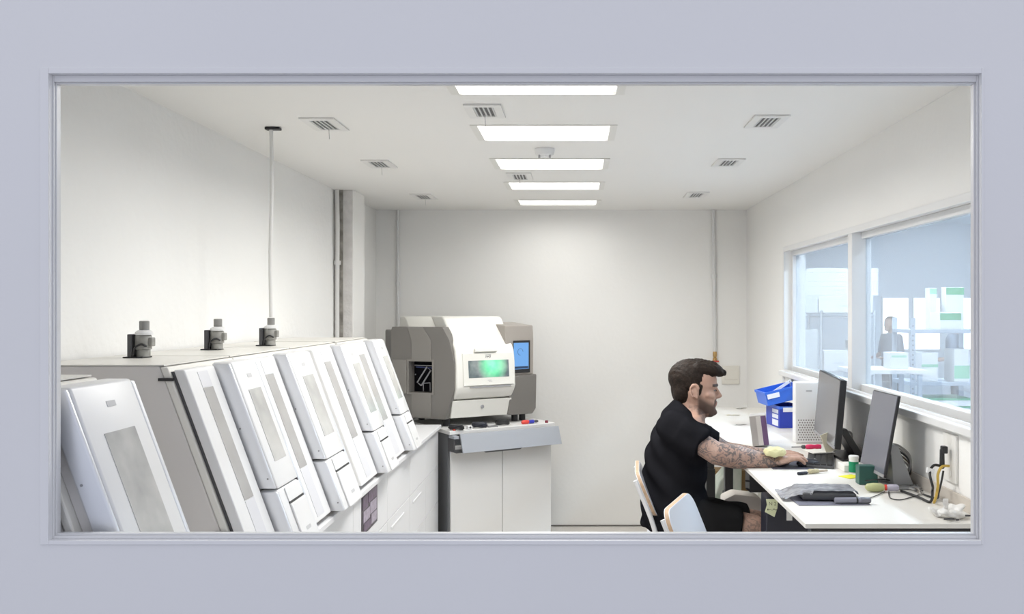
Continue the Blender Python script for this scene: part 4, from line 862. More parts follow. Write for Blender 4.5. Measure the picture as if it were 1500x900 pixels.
# ---------------------------------------------------------------- chairs
def rrect(w, z0, z1, r, n=6):
    pts = []
    for cx_, cz_, a0 in ((w-r, z1-r, 0), (-w+r, z1-r, 90), (-w+r, z0+r, 180), (w-r, z0+r, 270)):
        for k in range(n+1):
            a = math.radians(a0+90*k/n); pts.append((cx_+r*math.cos(a), cz_+r*math.sin(a)))
    return pts
def chair(label, loc, rz, SZ_=0.615):
    t = thing('chair', label, 'chair', loc, rz, 'white chairs with plywood edges at the desk'); M = WM[t.name]
    bx = lambda z: -0.165-0.42*(z-0.74)
    def back(y, z, q): return M @ Vector((bx(z)+q, y, z))
    pts = rrect(0.185, 0.745, 0.93, 0.055)
    b = obj('backrest', G().prism(pts, -0.007, 0.007, lambda u, v, q: back(u+0, v, q)), wood_m, t, 35)
    pf = rrect(0.1845, 0.7455, 0.9295, 0.055)
    obj('front_laminate', G().prism(pf, 0.0072, 0.0092, lambda u, v, q: back(u, v, q)), chairw_m, b, 35)
    obj('rear_laminate', G().prism(pf, -0.0092, -0.0072, lambda u, v, q: back(u, v, q)), chairw_m, b, 35)
    ps = rrect(0.19, -0.20, 0.20, 0.06)
    sx = obj('seat', G().prism(ps, SZ_-0.014, SZ_-0.0025, lambda u, v, q: M @ Vector((v, u, q))), wood_m, t, 35)
    obj('seat_laminate', G().prism(ps, SZ_-0.0023, SZ_, lambda u, v, q: M @ Vector((v, u, q))), chairw_m, sx, 35)
    for s_ in (-1, 1):
        obj('leg', G().tube([M @ Vector(p) for p in ((0.17, s_*0.15, SZ_-0.015), (0.20, s_*0.19, 0.0))], 0.011, 10, 1), steelw_m, t, 60)
        obj('leg', G().tube([M @ Vector(p) for p in ((-0.17, s_*0.15, SZ_-0.015), (-0.23, s_*0.19, 0.0))], 0.011, 10, 1), steelw_m, t, 60)
        obj('upright', G().tube([M @ Vector(p) for p in ((-0.13, s_*0.165, SZ_-0.027), (-0.155, s_*0.165, SZ_+0.02), (bx(0.74)-0.021, s_*0.168, 0.74), (bx(0.895)-0.021, s_*0.168, 0.898))], 0.0105, 10, 3), steelw_m, t, 60)
    fr_ = [M @ Vector(p) for p in ((0.193, -0.177, 0.16), (0.193, 0.177, 0.16), (-0.21, 0.177, 0.16), (-0.21, -0.177, 0.16), (0.193, -0.177, 0.16))]
    obj('footrest', G().tube(fr_, 0.009, 8, 1), steelw_m, t, 60)
    obj('seat_frame', G().tube([M @ Vector(p) for p in ((0.16, -0.15, SZ_-0.025), (0.16, 0.15, SZ_-0.025), (-0.17, 0.15, SZ_-0.025), (-0.17, -0.15, SZ_-0.025), (0.16, -0.15, SZ_-0.025))], 0.010, 8, 1), steelw_m, t, 60)
    return t
chair('white chair with plywood-edged backrest that the man sits on', (0.505, 3.87, 0), math.radians(-4))
chair('empty white chair with rounded backrest in front of the man', (0.585, 3.10, 0), math.radians(-20))

# ---------------------------------------------------------------- the man at the desk
def skin_mat(name, base, tattoo=True):
    m = bpy.data.materials.new(name); m.use_nodes = True; nt = m.node_tree; b = nt.nodes['Principled BSDF']
    b.inputs['Roughness'].default_value = 0.5; b.inputs['Subsurface Weight'].default_value = 0.0
    tc = nt.nodes.new('ShaderNodeTexCoord')
    n = nt.nodes.new('ShaderNodeTexNoise'); n.inputs['Scale'].default_value = 22; n.inputs['Detail'].default_value = 3; nt.links.new(tc.outputs['Object'], n.inputs[0])
    r = nt.nodes.new('ShaderNodeValToRGB'); r.color_ramp.elements[0].color = (base[0]*0.86, base[1]*0.80, base[2]*0.78, 1); r.color_ramp.elements[1].color = (*base, 1)
    r.color_ramp.elements[0].position = 0.3; r.color_ramp.elements[1].position = 0.7
    nt.links.new(n.outputs['Fac'], r.inputs[0])
    # tattoo ink: swirling bands broken by cells
    wv = nt.nodes.new('ShaderNodeTexWave'); wv.wave_type = 'RINGS'; wv.inputs['Scale'].default_value = 14; wv.inputs['Distortion'].default_value = 17; wv.inputs['Detail'].default_value = 2; wv.inputs['Detail Scale'].default_value = 2.2
    nt.links.new(tc.outputs['Object'], wv.inputs[0])
    vo = nt.nodes.new('ShaderNodeTexVoronoi'); vo.inputs['Scale'].default_value = 38; vo.feature = 'SMOOTH_F1'; nt.links.new(tc.outputs['Object'], vo.inputs['Vector'])
    mm = nt.nodes.new('ShaderNodeMath'); mm.operation = 'MULTIPLY_ADD'; mm.inputs[1].default_value = 0.55; nt.links.new(wv.outputs['Fac'], mm.inputs[0]); nt.links.new(vo.outputs['Distance'], mm.inputs[2])
    rr = nt.nodes.new('ShaderNodeValToRGB'); rr.color_ramp.elements[0].position = 0.45; rr.color_ramp.elements[0].color = (0.90, 0.90, 0.90, 1); rr.color_ramp.elements[1].position = 0.86; rr.color_ramp.elements[1].color = (0.34, 0.34, 0.34, 1)
    nt.links.new(mm.outputs[0], rr.inputs[0])
    at = nt.nodes.new('ShaderNodeAttribute'); at.attribute_name = 'ink'
    m1 = nt.nodes.new('ShaderNodeMath'); m1.operation = 'MULTIPLY'; nt.links.new(rr.outputs['Color'], m1.inputs[0]); nt.links.new(at.outputs['Fac'], m1.inputs[1])
    mx = nt.nodes.new('ShaderNodeMix'); mx.data_type = 'RGBA'; nt.links.new(m1.outputs[0], mx.inputs['Factor']); nt.links.new(r.outputs['Color'], mx.inputs[6]); mx.inputs[7].default_value = (0.075, 0.078, 0.085, 1)
    ab = nt.nodes.new('ShaderNodeAttribute'); ab.attribute_name = 'beard'
    mx2 = nt.nodes.new('ShaderNodeMix'); mx2.data_type = 'RGBA'; nt.links.new(ab.outputs['Fac'], mx2.inputs['Factor']); nt.links.new(mx.outputs[2], mx2.inputs[6]); mx2.inputs[7].default_value = (0.045, 0.028, 0.024, 1)
    al = nt.nodes.new('ShaderNodeAttribute'); al.attribute_name = 'lips'
    mx3 = nt.nodes.new('ShaderNodeMix'); mx3.data_type = 'RGBA'; nt.links.new(al.outputs['Fac'], mx3.inputs['Factor']); nt.links.new(mx2.outputs[2], mx3.inputs[6]); mx3.inputs[7].default_value = (0.34, 0.17, 0.145, 1)
    nt.links.new(mx3.outputs[2], b.inputs['Base Color'])
    return m
def attr(me, name, vals):
    a = me.attributes.new(name, 'FLOAT', 'POINT'); a.data.foreach_set('value', vals)
def segd(p, a, b):
    ab = b-a; t = max(0, min(1, (p-a).dot(ab)/ab.dot(ab))); return (p-(a+ab*t)).length
HEAD = [(-.118, .076, .040, .016), (-.108, .088, .004, .034), (-.092, .093, -.025, .046), (-.072, .089, -.045, .055), (-.052, .091, -.060, .061), (-.030, .093, -.072, .065), (-.012, .088, -.080, .068), (.004, .084, -.086, .070), (.020, .093, -.092, .073), (.045, .095, -.096, .075), (.070, .088, -.094, .073), (.090, .072, -.082, .063), (.106, .045, -.060, .046), (.115, .015, -.03, .022)]
def head_shapes(g, H):
    rings = []
    for z, xf_, xb, w_ in HEAD:
        cx_ = (xf_+xb)/2; rx = (xf_-xb)/2; ring = []
        for k in range(28):
            a = 2*math.pi*k/28; ca, sa_ = math.cos(a), math.sin(a)
            px_ = cx_+rx*math.copysign(abs(ca)**0.85, ca); py_ = w_*math.copysign(abs(sa_)**0.85, sa_)
            ring.append(g.bm.verts.new(H @ Vector((px_, py_, z))))
        rings.append(ring)
    g.skinrings(rings)
    h = lambda x, y, z: H @ Vector((x, y, z))
    fw = (H.to_3x3() @ Vector((0, 1, 0)))
    g.cap(h(.086, 0, .018), h(.109, 0, -.022), .0065, .0085, 10); g.cap(h(.1105, 0, -.024), h(.101, 0, -.029), .0088, .009, 10)
    for s_ in (-1, 1):
        g.cap(h(.096, s_*.010, -.027), h(.086, s_*.013, -.028), .008, .007, 8)
        g.cap(h(.092, s_*.012, .022), h(.076, s_*.048, .020), .009, .008, 8)           # brow
        g.cap(h(.074, s_*.040, -.022), h(.050, s_*.058, -.018), .014, .012, 10)        # cheekbone
        g.ell(h(.076, s_*.030, .002), (.012, .012, .012), None, 10, 6)                 # lid bulge
        g.ell(h(-.006, s_*.071, -.006), (.017, .008, .027), H.to_3x3() @ Matrix.Rotation(-0.15, 3, 'Y') @ Matrix.Rotation(s_*0.25, 3, 'Z'), 14, 8)
        er = [h(-.006+.019*math.cos(a_)-.004*math.sin(a_), s_*(.079+.006*(math.cos(a_+2.8)+1)*0.5), -.002+.029*math.sin(a_)) for a_ in [math.radians(20+k_*24) for k_ in range(10)]]
        for e0, e1 in zip(er, er[1:]): g.cap(e0, e1, .0052, .0052, 8)
        g.ell(h(.004, s_*.076, -.028), (.008, .005, .009), None, 8, 6)
    g.cap(h(.091, -.016, -.053), h(.091, .016, -.053), .0065, .0065, 8); g.cap(h(.089, -.014, -.063), h(.089, .014, -.063), .007, .007, 8)
    g.cap(h(.083, -.010, -.096), h(.083, .010, -.096), .015, .015, 10)                 # chin
def hand(g, wrist, fdir, up, side, tips_drop, spread=1.0, thumb=1, L=1.0):
    """palm + four unequal fingers + thumb; fdir points to the fingertips"""
    w_ = Vector(wrist); f = fdir.normalized(); u = up.normalized(); s_ = side.normalized()
    kn = w_+f*0.088*L+u*0.012
    g.cap(w_+f*0.012, w_+f*0.040*L+u*0.006, 0.026, 0.031, 14, 0.62, u)
    for k in range(4):
        o = (k-1.5)*0.0195; g.cap(w_+f*0.028*L+s_*o*0.7, kn+s_*o-f*0.004*abs(k-1.5), 0.0145, 0.0112, 10)
    ln = (0.88, 1.0, 0.95, 0.74)
    for k in range(4):
        o = (k-1.5)*0.0205*spread; l = ln[k]*L; a = kn+s_*o-f*0.004*abs(k-1.5)
        b = a+f*0.036*l+u*(0.004-0.1*tips_drop)+s_*o*0.10; c_ = b+f*0.022*l-u*tips_drop*0.45; d = c_+f*0.015*l-u*tips_drop*0.6
        g.cap(a, b, 0.0100, 0.0092, 10); g.cap(b, c_, 0.0092, 0.0084, 10); g.cap(c_, d, 0.0084, 0.0072, 10)
    tb = w_+f*0.020+s_*(-0.024*thumb)
    t1 = tb+f*0.034-s_*(0.020*thumb)-u*0.006; t2 = t1+f*0.026-s_*(0.002*thumb)-u*0.008
    g.cap(tb, t1, 0.0145, 0.0108, 10); g.cap(t1, t2, 0.0108, 0.0085, 10)
MY = 3.88
hc = P(1018, 571, MY)
Hm = Matrix.Translation(hc) @ Matrix.Rotation(math.radians(-4), 4, 'Z') @ Matrix.Rotation(math.radians(1), 4, 'Y')
man = thing('person', 'man in black T-shirt and shorts with tattooed arms sitting at the desk using a mouse', 'person', (0.50, MY, 0.616))
g = G(); head_shapes(g, Hm)
hh = lambda x, y, z: Hm @ Vector((x, y, z))
g.cap(hh(-.018, 0, -.06), P(1010, 606, MY), .056, .062, 18)                            # neck
g.cap(hh(.015, 0, -.085), P(1020, 606, MY), .042, .045, 16)
# torso (under the shirt)
spine = [((990, 766), .110, .15), ((989, 735), .110, .15), ((988, 705), .106, .14), ((991, 675), .106, .145), ((997, 645), .106, .15), ((1003, 624), .088, .155), ((1010, 607), .065, .11), ((1012, 598), .05, .06)]
g.loft([(P(p[0], p[1], MY), (1, 0, 0), (0, 1, 0), rx, ry) for p, rx, ry in spine])
shN, elN = P(990, 627, 3.715), P(1050, 665, 3.64); wrN = P(1130, 678, 3.65)
shF, elF, wrF = P(1008, 629, 4.04), P(1062, 662, 4.02), P(1126, 668, 3.88)
g.cap(shN+(elN-shN)*0.3+Vector((0,0.01,0)), elN, .046, .047, 16); g.cap(elN, elN+(wrN-elN)*0.35, .047, .050, 16); g.cap(elN+(wrN-elN)*0.35, wrN, .050, .029, 16, 0.9, (0, 1, 0))
g.cap(shF+(elF-shF)*0.1, elF, .052, .045, 14); g.cap(elF, wrF, .047, .028, 14)
hand(g, wrN+Vector((0, 0, 0.002)), Vector((0.965, 0.02, 0.055)), Vector((0, 0, 1)), Vector((0, -1, 0)), 0.021, 1.05, 1, 0.95)
hand(g, wrF, Vector((0.95, -0.1, -0.02)), Vector((0, 0, 1)), Vector((0, 1, 0)), 0.008, 1.0, 1, 0.9)
hipN, knN = P(990, 757, 3.79), P(1103, 774, 3.76); hipF, knF = P(995, 752, 3.98), P(1110, 767, 4.01)
anN, anF = Vector((knN.x-0.06, knN.y, 0.25)), Vector((knF.x-0.03, knF.y, 0.25))
for hp, kn_, an in ((hipN, knN, anN), (hipF, knF, anF)):
    g.cap(hp, kn_, .078, .058, 16); g.cap(kn_, kn_+(an-kn_)*0.3, .056, .056, 14); g.cap(kn_+(an-kn_)*0.3, an, .056, .036, 14)
    g.cap(an+Vector((-0.02, 0, -0.045)), an+Vector((0.17, 0, -0.06)), .036, .030, 12)
bb = remesh(g, 0.0044, 4)
pts = [v.co.copy() for v in bb.verts]
body = obj('body', bb, skin_mat('tanned_skin', (0.60, 0.385, 0.295)), man, 80)
Hi = Hm.inverted(); ink, beard, lips = [], [], []
for p in pts:
    k = 0.0
    if segd(p, shN, elN) < .085 or segd(p, elN, wrN) < .075: k = 0.95
    if segd(p, elF, wrF) < .075: k = 0.9
    if p.x > wrN.x+0.03 and p.z < 1.1 and p.x > 0.8: k = 0.28
    if segd(p, knN, anN) < .10 or segd(p, knF, anF) < .10: k = 0.65
    q = Hi @ p
    if q.x < 0.05 and -0.14 < q.z < -0.062 and -0.03 < q.x and abs(q.y) < 0.075: k = 0.4
    ink.append(k)
    b = 0.0
    if q.z > -0.13 and q.z < 0.03 and abs(q.y) < 0.09 and q.x > -0.02:
        jl = -0.002-0.6*q.x           # beard upper line
        if q.x > 0.0: b = max(0, min(1, (jl-q.z)/0.026))*0.86*max(0, min(1, (q.x-0.004)/0.012))
        if 0.066 < q.x and abs(q.y) < 0.034: b = max(b, 0.78*max(0, min(1, (-0.0365-q.z)/0.006))*max(0, min(1, (q.z+0.085)/0.01)))            # moustache
        if q.x > 0.07 and 0.016 < q.z < 0.029 and abs(q.y) > 0.014: b = 0.95   # eyebrows
        if q.z < -0.100 and q.x < 0.06: b *= 0.4
    l = 1.0 if (q.x > 0.088 and -0.069 < q.z < -0.050 and abs(q.y) < 0.022) else 0.0
    if l: b = 0
    beard.append(b); lips.append(l)
attr(body.data, 'ink', ink); attr(body.data, 'beard', beard); attr(body.data, 'lips', lips)
eyem = mat('eye_dark', (0.03, 0.02, 0.018), 0.15); eyew = mat('eye_white', (0.22, 0.19, 0.18), 0.4)
for s_ in (-1, 1):
    e = obj('eye', G().ell(hh(.0805, s_*.031, .001), (.0095, .0105, .0045), None, 12, 8), eyew, man, 80)
    obj('iris', G().ell(hh(.0885, s_*.030, .001), (.003, .005, .005), None, 10, 6), eyem, e, 80)
# hair
g = G()
g.ell(hh(-.016, 0, .052), (.103, .081, .083), Hm.to_3x3()); g.ell(hh(-.048, 0, .008), (.057, .0690, .086), Hm.to_3x3())
g.ell(hh(-.02, 0, .03), (.075, .0795, .055), Hm.to_3x3())
for y_ in (-.045, -.022, 0, .022, .045):
    g.cap(hh(.01, y_, .108-abs(y_)*0.3), hh(.075, y_*0.95, .100-abs(y_)*0.3), .030, .026, 12); g.cap(hh(.075, y_*0.95, .100-abs(y_)*0.3), hh(.124-abs(y_)*0.3, y_*0.9, .076+0.004*math.sin(y_*200)), .026, .013, 12)
for s_ in (-1, 1): g.cap(hh(.020, s_*.068, .02), hh(.016, s_*.0675, -.018), .010, .005, 10)
bb = remesh(g, 0.0045, 3)
for v in bb.verts:
    q = Hi @ v.co
    v.co += Hm.to_3x3() @ Vector((0, 0, 0.0010*math.sin(q.y*260+q.x*90)+0.0010*math.sin(q.y*430-q.x*150))) + (v.co-hc).normalized()*0.0010*math.sin(q.x*290+q.z*140+q.y*330)
obj('hair', bb, mat('dark_brown_hair', (0.028, 0.018, 0.013), 0.6, var=0.5, vscale=60, bump=0.3, bscale=150, spec=0.2), man, 80)
# T-shirt
g = G()
sh = [((989, 771), .150, .180), ((988, 745), .146, .182), ((987, 715), .138, .174), ((988, 688), .138, .172), ((993, 662), .140, .180), ((998, 640), .136, .188), ((1002, 624), .120, .190)]
secs = [(P(p[0], p[1], MY), (1, 0, 0), (0, 1, 0), rx, ry) for p, rx, ry in sh]
tl = lambda a: (math.cos(math.radians(a)), 0, -math.sin(math.radians(a)))
secs += [(P(1005, 614, MY), tl(16), (0, 1, 0), .108, .165), (P(1007, 606, MY), tl(32), (0, 1, 0), .088, .112), (P(1008, 600, MY), tl(44), (0, 1, 0), .074, .078)]
g.loft(secs, 32)
slN = shN+(elN-shN)*0.66; slF = shF+(elF-shF)*0.70
g.cap(shN+Vector((-0.004, 0.025, -0.004)), shN+(slN-shN)*0.6, .077, .071, 18); g.cyl(shN+(slN-shN)*0.2, slN, .070, .069, 24)
g.cap(shF+Vector((-0.004, -0.035, 0.0)), shF+(slF-shF)*0.6, .070, .070, 18); g.cyl(shF+(slF-shF)*0.2, slF, .070, .068, 24)
bb = remesh(g, 0.0065, 14)
for v in bb.verts:
    p = v.co; n_ = v.normal
    fold = 0.0055*math.sin(p.x*38+p.z*55+3*math.sin(p.y*9))*max(0, min(1, (1.22-p.z)/0.15))+0.0045*math.sin((p-shN).length*75+p.z*30)*max(0, 1-(p-slN).length/0.15)
    v.co = p+n_*fold
obj('t_shirt', bb, mat('black_cotton', (0.016, 0.016, 0.019), 1.0, var=0.2, vscale=12, spec=0.0), man, 80)
# shorts
g = G(); g.ell(P(992, 758, MY), (.152, .180, .085))
eN = hipN+(knN-hipN)*0.84; eF = hipF+(knF-hipF)*0.84
g.cyl(hipN, eN, .092, .084, 24); g.cyl(hipF, eF, .090, .082, 24)
bb = remesh(g, 0.009, 10)
for v in bb.verts:
    v.co += v.normal*0.003*math.sin(v.co.x*50+v.co.y*35)
    v.co.z = max(v.co.z, 0.6165)
obj('shorts', bb, mat('charcoal_cotton', (0.020, 0.020, 0.021), 1.0, var=0.2, vscale=12, spec=0.0), man, 80)
for an in (anN, anF):
    g = G(); g.cap(an+Vector((-0.03, 0, -0.055)), an+Vector((0.18, 0, -0.066)), .044, .037, 14); g.cap(an+Vector((-0.015, 0, -0.05)), an+Vector((-0.01, 0, 0.0)), .045, .043, 14)
    bb = remesh(g, 0.01, 3)
    for v in bb.verts: v.co.z = max(v.co.z, an.z-0.081)
    obj('shoe', bb, dark_m, man, 60)
# pale yellow pad on the wrist
c = P(1134, 664, 3.635)+Vector((0, -0.006, 0.006)); g = G()
g.ell(c, (.045, .030, .022)); g.ell(c+Vector((.022, 0, -.002)), (.026, .026, .018)); g.ell(c+Vector((-.024, -.004, .0)), (.022, .024, .018))
bb = remesh(g, 0.004, 2)
for v in bb.verts: v.co += v.normal*0.0018*math.sin(v.co.x*170)*math.sin(v.co.z*190+v.co.y*120)
tag(obj('wrist_sponge', bb, mat('pale_yellow_foam', (0.74, 0.70, 0.40), 0.8, bump=0.4, bscale=120), None, 60), 'pale yellow foam sponge lying on the man\'s right wrist', 'sponge')

# ---------------------------------------------------------------- storage room behind the side window
for i, (px0, px1) in enumerate(((1293, 1330), (1338, 1376), (1404, 1442))):
    X0, X1 = (px0-CX)/F*SY1, (px1-CX)/F*SY1; z1 = H0-(437-CY)/F*SY1; z0 = H0-(512-CY)/F*SY1
    w_ = structgroup('window_%d' % (3+i), ((X0+X1)/2, SY1, z0))
    g = G(); k = 0.02
    g.box(X0-k, X0, SY1-0.02, SY1-0.001, z0-k, z1+k); g.box(X1, X1+k, SY1-0.02, SY1-0.001, z0-k, z1+k); g.box(X0, X1, SY1-0.02, SY1-0.001, z0-k, z0); g.box(X0, X1, SY1-0.02, SY1-0.001, z1, z1+k)
    obj('window_frame', g, white_m, w_)
    obj('pane', G().box(X0, X1, SY1-0.012, SY1-0.004, z0, z1), mat('daylit_pane', (0.8, 0.85, 0.9), 0.3, emit=(0.95, 0.98, 1.0), estr=2.2), w_)
stl = mat('storage_tube', (0.9, 0.9, 0.9), 0.4, emit=(0.82, 0.91, 1.0), estr=LED_STORE)
for i, (x, y) in enumerate(((2.3, 4.0), (2.3, 6.9), (4.3, 4.6), (4.3, 7.6), (4.3, 11.0))):
    t = thing('tube_light', 'long ceiling tube light in the storage room, '+('near the glass front half', 'near the glass back half', 'far row first', 'far row middle', 'far row last')[i], 'light', (x, y, SZ), 0, 'storage room ceiling lights')
    obj('housing', G().box(x-0.09, x+0.09, y-0.62, y+0.62, SZ-0.04, SZ-0.001, 0.004), white_m, t)
    obj('diffuser', G().box(x-0.08, x+0.08, y-0.60, y+0.60, SZ-0.055, SZ-0.0405, 0.004), stl, t)
def rack(label, x0, x1, y0, y1, top, shelves, posts=None, m_=chrome_m):
    t = thing('wire_rack', label, 'rack', ((x0+x1)/2, (y0+y1)/2, 0))
    for x in (posts or (x0, x1)):
        for y in (y0, y1): obj('post', G().cyl((x, y, 0), (x, y, top), 0.013, n=10), m_, t, 60)
    for z in shelves:
        g = G(); 
        for zz in (z, z-0.035):
            for y in (y0, y1): g.cyl((x0, y, zz), (x1, y, zz), 0.005, n=6)
        for k in range(13):
            x = x0+(x1-x0)*k/12; g.cyl((x, y0, z+0.003), (x, y1, z+0.003), 0.003, n=5)
        obj('shelf', g, m_, t, 60)
    return t
RY = 8.2
cartw = mat('white_carton', (0.74, 0.73, 0.72), 0.6, var=0.05, vscale=5); cartg = mat('grey_carton', (0.60, 0.61, 0.60), 0.6)
rack('chrome wire rack full of white cartons in the storage room', 1.72, 2.744, RY, RY+0.45, 1.60, (1.575, 1.035, 0.5, 0.08), (1.72, 2.252, 2.744))
def carton(label, px0, px1, ytop, z0, Y, dep=0.35, m_=None, lab=None, rz=0.0):
    x0, x1 = (px0-CX)/F*Y, (px1-CX)/F*Y; zt = H0-(ytop-CY)/F*Y
    t = thing('carton', label, 'carton', ((x0+x1)/2, Y+0.025+dep/2, z0), rz, 'cartons in the storage room')
    M = WM[t.name]; hx = (x1-x0)/2
    obj('box_body', G().box(-hx, hx, -dep/2, dep/2, 0.001, zt-z0-0.004, 0.002, M), m_ or cartw, t)
    obj('lid', G().box(-hx-0.003, hx+0.003, -dep/2-0.003, dep/2+0.003, zt-z0-0.04, zt-z0, 0.002, M), m_ or cartw, t)
    if lab: obj('label_print', G().box(-0.05, 0.05, -dep/2-0.0045, -dep/2-0.0032, (zt-z0)*0.35, (zt-z0)*0.35+0.012, 0, M), lab, t)
    return zt
z = carton('grey-white carton on top of the wire rack, left end', 1160, 1199, 433, 1.58, RY, m_=cartg)
z1 = carton('white carton on top of the wire rack beside the grey one', 1200, 1280, 433, 1.58, RY, lab=mark_m)
z2 = carton('long white carton laid across two cartons on the rack', 1172, 1288, 413, z1, RY, lab=mark_m)
z3 = carton('topmost long white carton of the rack stack', 1170, 1288, 393, z2, RY)
carton('pale carton on the middle rack shelf, left bay', 1160, 1199, 483, 1.04, RY, m_=cartg)
carton('white carton on the middle rack shelf, front right bay', 1208, 1252, 514, 1.04, RY, dep=0.15, lab=mark_m)
carton('white carton on the middle rack shelf, right end', 1254, 1277, 500, 1.04, RY, dep=0.3)
carton('grey carton standing on the lower rack shelf', 1166, 1270, 585, 0.505, RY, m_=cartg)
# second rack with perforated posts, goods with green marks
gm = mat('storage_green', (0.05, 0.33, 0.15), 0.5); gl = mat('storage_pale_green', (0.25, 0.55, 0.35), 0.5)
R2 = 7.0
def sx(px, Y=R2): return (px-CX)/F*Y
def szz(py, Y=R2): return H0-(py-CY)/F*Y
t = thing('steel_rack', 'grey steel rack with slotted posts in the storage room', 'rack', (3.0, R2, 0)); stm = mat('pale_steel', (0.42, 0.47, 0.53), 0.4, metal=0.3)
x0, x1 = sx(1337), sx(1440)
for x in (x0, x1):
    for y in (R2, R2+0.4):
        p = obj('post', G().box(x-0.02, x+0.02, y-0.003, y+0.003, 0, szz(466), 0), stm, t)
        if y == R2 and x == x0:
            g = G()
            for k in range(24): g.box(x-0.006, x+0.006, y-0.0042, y-0.0032, 0.6+k*0.038, 0.612+k*0.038)
            obj('slots', g, dgrey_m, p)
shz = [szz(483), szz(560), 0.6, 0.15]
for z in shz: obj('shelf', G().box(x0-0.02, x1+0.02, R2-0.005, R2+0.405, z-0.03, z, 0.002), stm, t)
def goods(label, px0, px1, ytop, zb_, m_, band=None, dep=0.2, cat='carton', yo_=0.02):
    xa, xb = sx(px0, R2+yo_), sx(px1, R2+yo_); zt = szz(ytop, R2+yo_)
    t = thing('goods_box', label, cat, ((xa+xb)/2, R2+yo_+dep/2, zb_), 0, 'goods on the steel rack')
    obj('box_body', G().box(xa, xb, R2+yo_, R2+yo_+dep, zb_+0.001, zt, 0.003), m_, t)
    if band: obj('band', G().box(xa-0.001, xb+0.001, R2+yo_-0.0015, R2+yo_-0.0002, zb_+(zt-zb_)*band[0], zb_+(zt-zb_)*band[1]), band[2], t)
goods('white box with green lid on the top shelf of the steel rack', 1377, 1408, 458, shz[0], cartw, (0.55, 0.95, gm))
goods('tall green and white pack behind on the top shelf of the steel rack', 1386, 1412, 421, shz[0], cartw, (0.82, 0.99, gm), 0.1, yo_=0.26)
goods('narrow white file with green spine on the steel rack', 1362, 1372, 422, shz[0], cartw, (0.85, 0.98, gl), 0.1, yo_=0.26)
goods('white box with pale green band low on the steel rack', 1398, 1420, 512, shz[1], cartw, (0.1, 0.5, gl))
goods('white carton with green writing on the second shelf of the steel rack', 1350, 1374, 517, shz[1], cartw, (0.5, 0.6, gl))
for i in range(5):
    zb_ = shz[2]+0.001+i*0.062
    t = thing('stacking_tray', 'green and white stacking tray on the lower steel rack shelf, '+('lowest', 'second lowest', 'middle', 'second highest', 'topmost')[i], 'tray', (sx(1385), R2+0.15, zb_), 0, 'stacked trays in the storage room')
    xa, xb = sx(1345), sx(1425)
    obj('tray_body', G().box(xa, xb, R2+0.0, R2+0.33, zb_, zb_+0.045, 0.003), cartw, t); obj('tray_rim', G().box(xa-0.004, xb+0.004, R2-0.004, R2+0.334, zb_+0.0455, zb_+0.060, 0.002), gm, t)
# storage table with a white box
tz_ = szz(541, 6.6); xa, xb = sx(1296, 6.6), sx(1334, 6.6)
t = thing('storage_table', 'white work table in the storage room behind the glass', 'table', ((xa+xb)/2, 6.8, 0))
obj('tabletop', G().box(xa-0.25, xb+0.08, 6.5, 7.0-0.05, tz_-0.03, tz_, 0.002), cartw, t)
for x in (xa-0.2, xb+0.04):
    for y in (6.53, 6.9): obj('leg', G().box(x-0.015, x+0.015, y-0.015, y+0.015, 0, tz_-0.0305), stm, t)
t = thing('parcel', 'small white parcel with pale green stripe on the storage room table', 'parcel', ((xa+xb)/2, 6.66, tz_))
obj('box_body', G().box(sx(1304, 6.6), sx(1331, 6.6), 6.6, 6.75, tz_+0.001, szz(517, 6.6), 0.003), cartw, t)
obj('stripe', G().box(sx(1306, 6.6), sx(1328, 6.6), 6.5985, 6.5998, szz(524, 6.6), szz(521, 6.6)), gl, t)
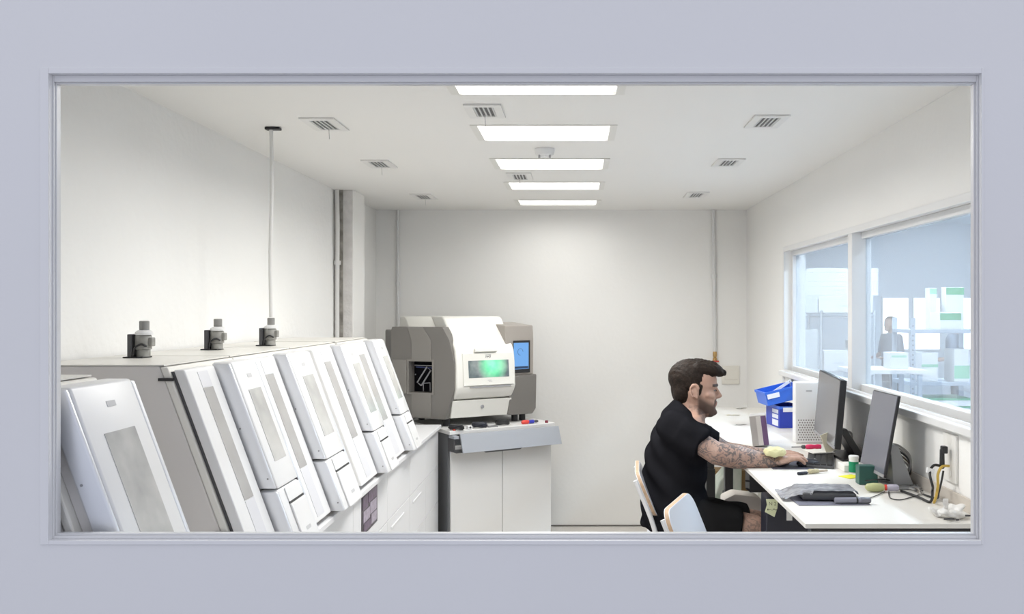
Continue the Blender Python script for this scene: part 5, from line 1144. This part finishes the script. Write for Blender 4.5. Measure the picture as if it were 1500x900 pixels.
def bystander(label, x, y, hgt, rz, col, lean=0.0):
    k = hgt/1.75; t = thing('person', label, 'person', (x, y, 0), rz, 'people in the storage room')
    M = WM[t.name] @ Matrix.Scale(k, 4)
    v = lambda a, b, c_: M @ Vector((a+lean*max(0, c_-0.9), b, c_))
    g = G()
    H = M @ Matrix.Translation((lean*0.72+0.02, 0, 1.625)) 
    head_shapes(g, H); g.cap(v(0, 0, 1.56), v(-.02, 0, 1.44), .055*k, .06*k)
    g.cap(v(0, 0, 1.30), v(0, 0, 1.0), .12*k, .12*k, 16)
    for s_ in (-1, 1):
        g.cap(v(0, s_*.10, .95), v(.02, s_*.10, .50), .085*k, .06*k); g.cap(v(.02, s_*.10, .50), v(-.02, s_*.10, .09), .055*k, .038*k); g.cap(v(-.03, s_*.10, .04), v(.14, s_*.11, .035), .038*k, .032*k)
        g.cap(v(-.01, s_*.19, 1.40), v(.0, s_*.25, 1.12), .05*k, .042*k); g.cap(v(.0, s_*.25, 1.12), v(.22, s_*.18, 1.06), .042*k, .027*k)
        hand(g, v(.22, s_*.18, 1.06), M.to_3x3() @ Vector((1, -s_*0.2, 0)), Vector((0, 0, 1)), M.to_3x3() @ Vector((0, s_, 0)), 0.012, 1, 1, 0.95)
    bo = obj('body', remesh(g, 0.011, 3), MATS.get('plain_skin') or mat('plain_skin', (0.45, 0.29, 0.22), 0.5), t, 80)
    g = G(); g.loft([(v(0, 0, z_), M.to_3x3() @ Vector((1, 0, 0)), M.to_3x3() @ Vector((0, 1, 0)), rx, ry) for z_, rx, ry in ((.88, .135, .18), (1.0, .13, .175), (1.2, .135, .19), (1.38, .12, .215), (1.44, .09, .16), (1.475, .065, .08))])
    for s_ in (-1, 1): g.cap(v(-.01, s_*.18, 1.40), v(.0, s_*.245, 1.17), .068*k, .06*k)
    obj('shirt', remesh(g, 0.015, 4), col, t, 80)
    g = G(); g.ell(v(0, 0, .92), (.13*k, .175*k, .10*k))
    for s_ in (-1, 1): g.cyl(v(0, s_*.095, .92), v(.0, s_*.10, .12), .095*k, .062*k, 18)
    obj('trousers', remesh(g, 0.015, 4), mat('grey_trousers', (0.10, 0.11, 0.13), 0.8), t, 80)
    g = G(); Hx = H.to_3x3(); g.ell(H @ Vector((-.018, 0, .05)), (.104*k, .083*k, .083*k), None); g.ell(H @ Vector((-.046, 0, .0)), (.06*k, .071*k, .09*k), None)
    obj('hair', remesh(g, 0.012, 2), mat('dark_brown_hair', (0.022, 0.015, 0.012)), t, 80)
    return t
bystander('person in a grey shirt standing before a bright window in the storage room', sx(1305, 12.8), 12.8, 1.50, math.radians(200), mat('grey_shirt', (0.20, 0.22, 0.26), 0.8))
bystander('person in a blue-grey shirt behind the steel rack in the storage room', sx(1402, 12.0), 12.0, 1.52, math.radians(150), mat('blue_grey_shirt', (0.24, 0.28, 0.34), 0.8), 0.1)
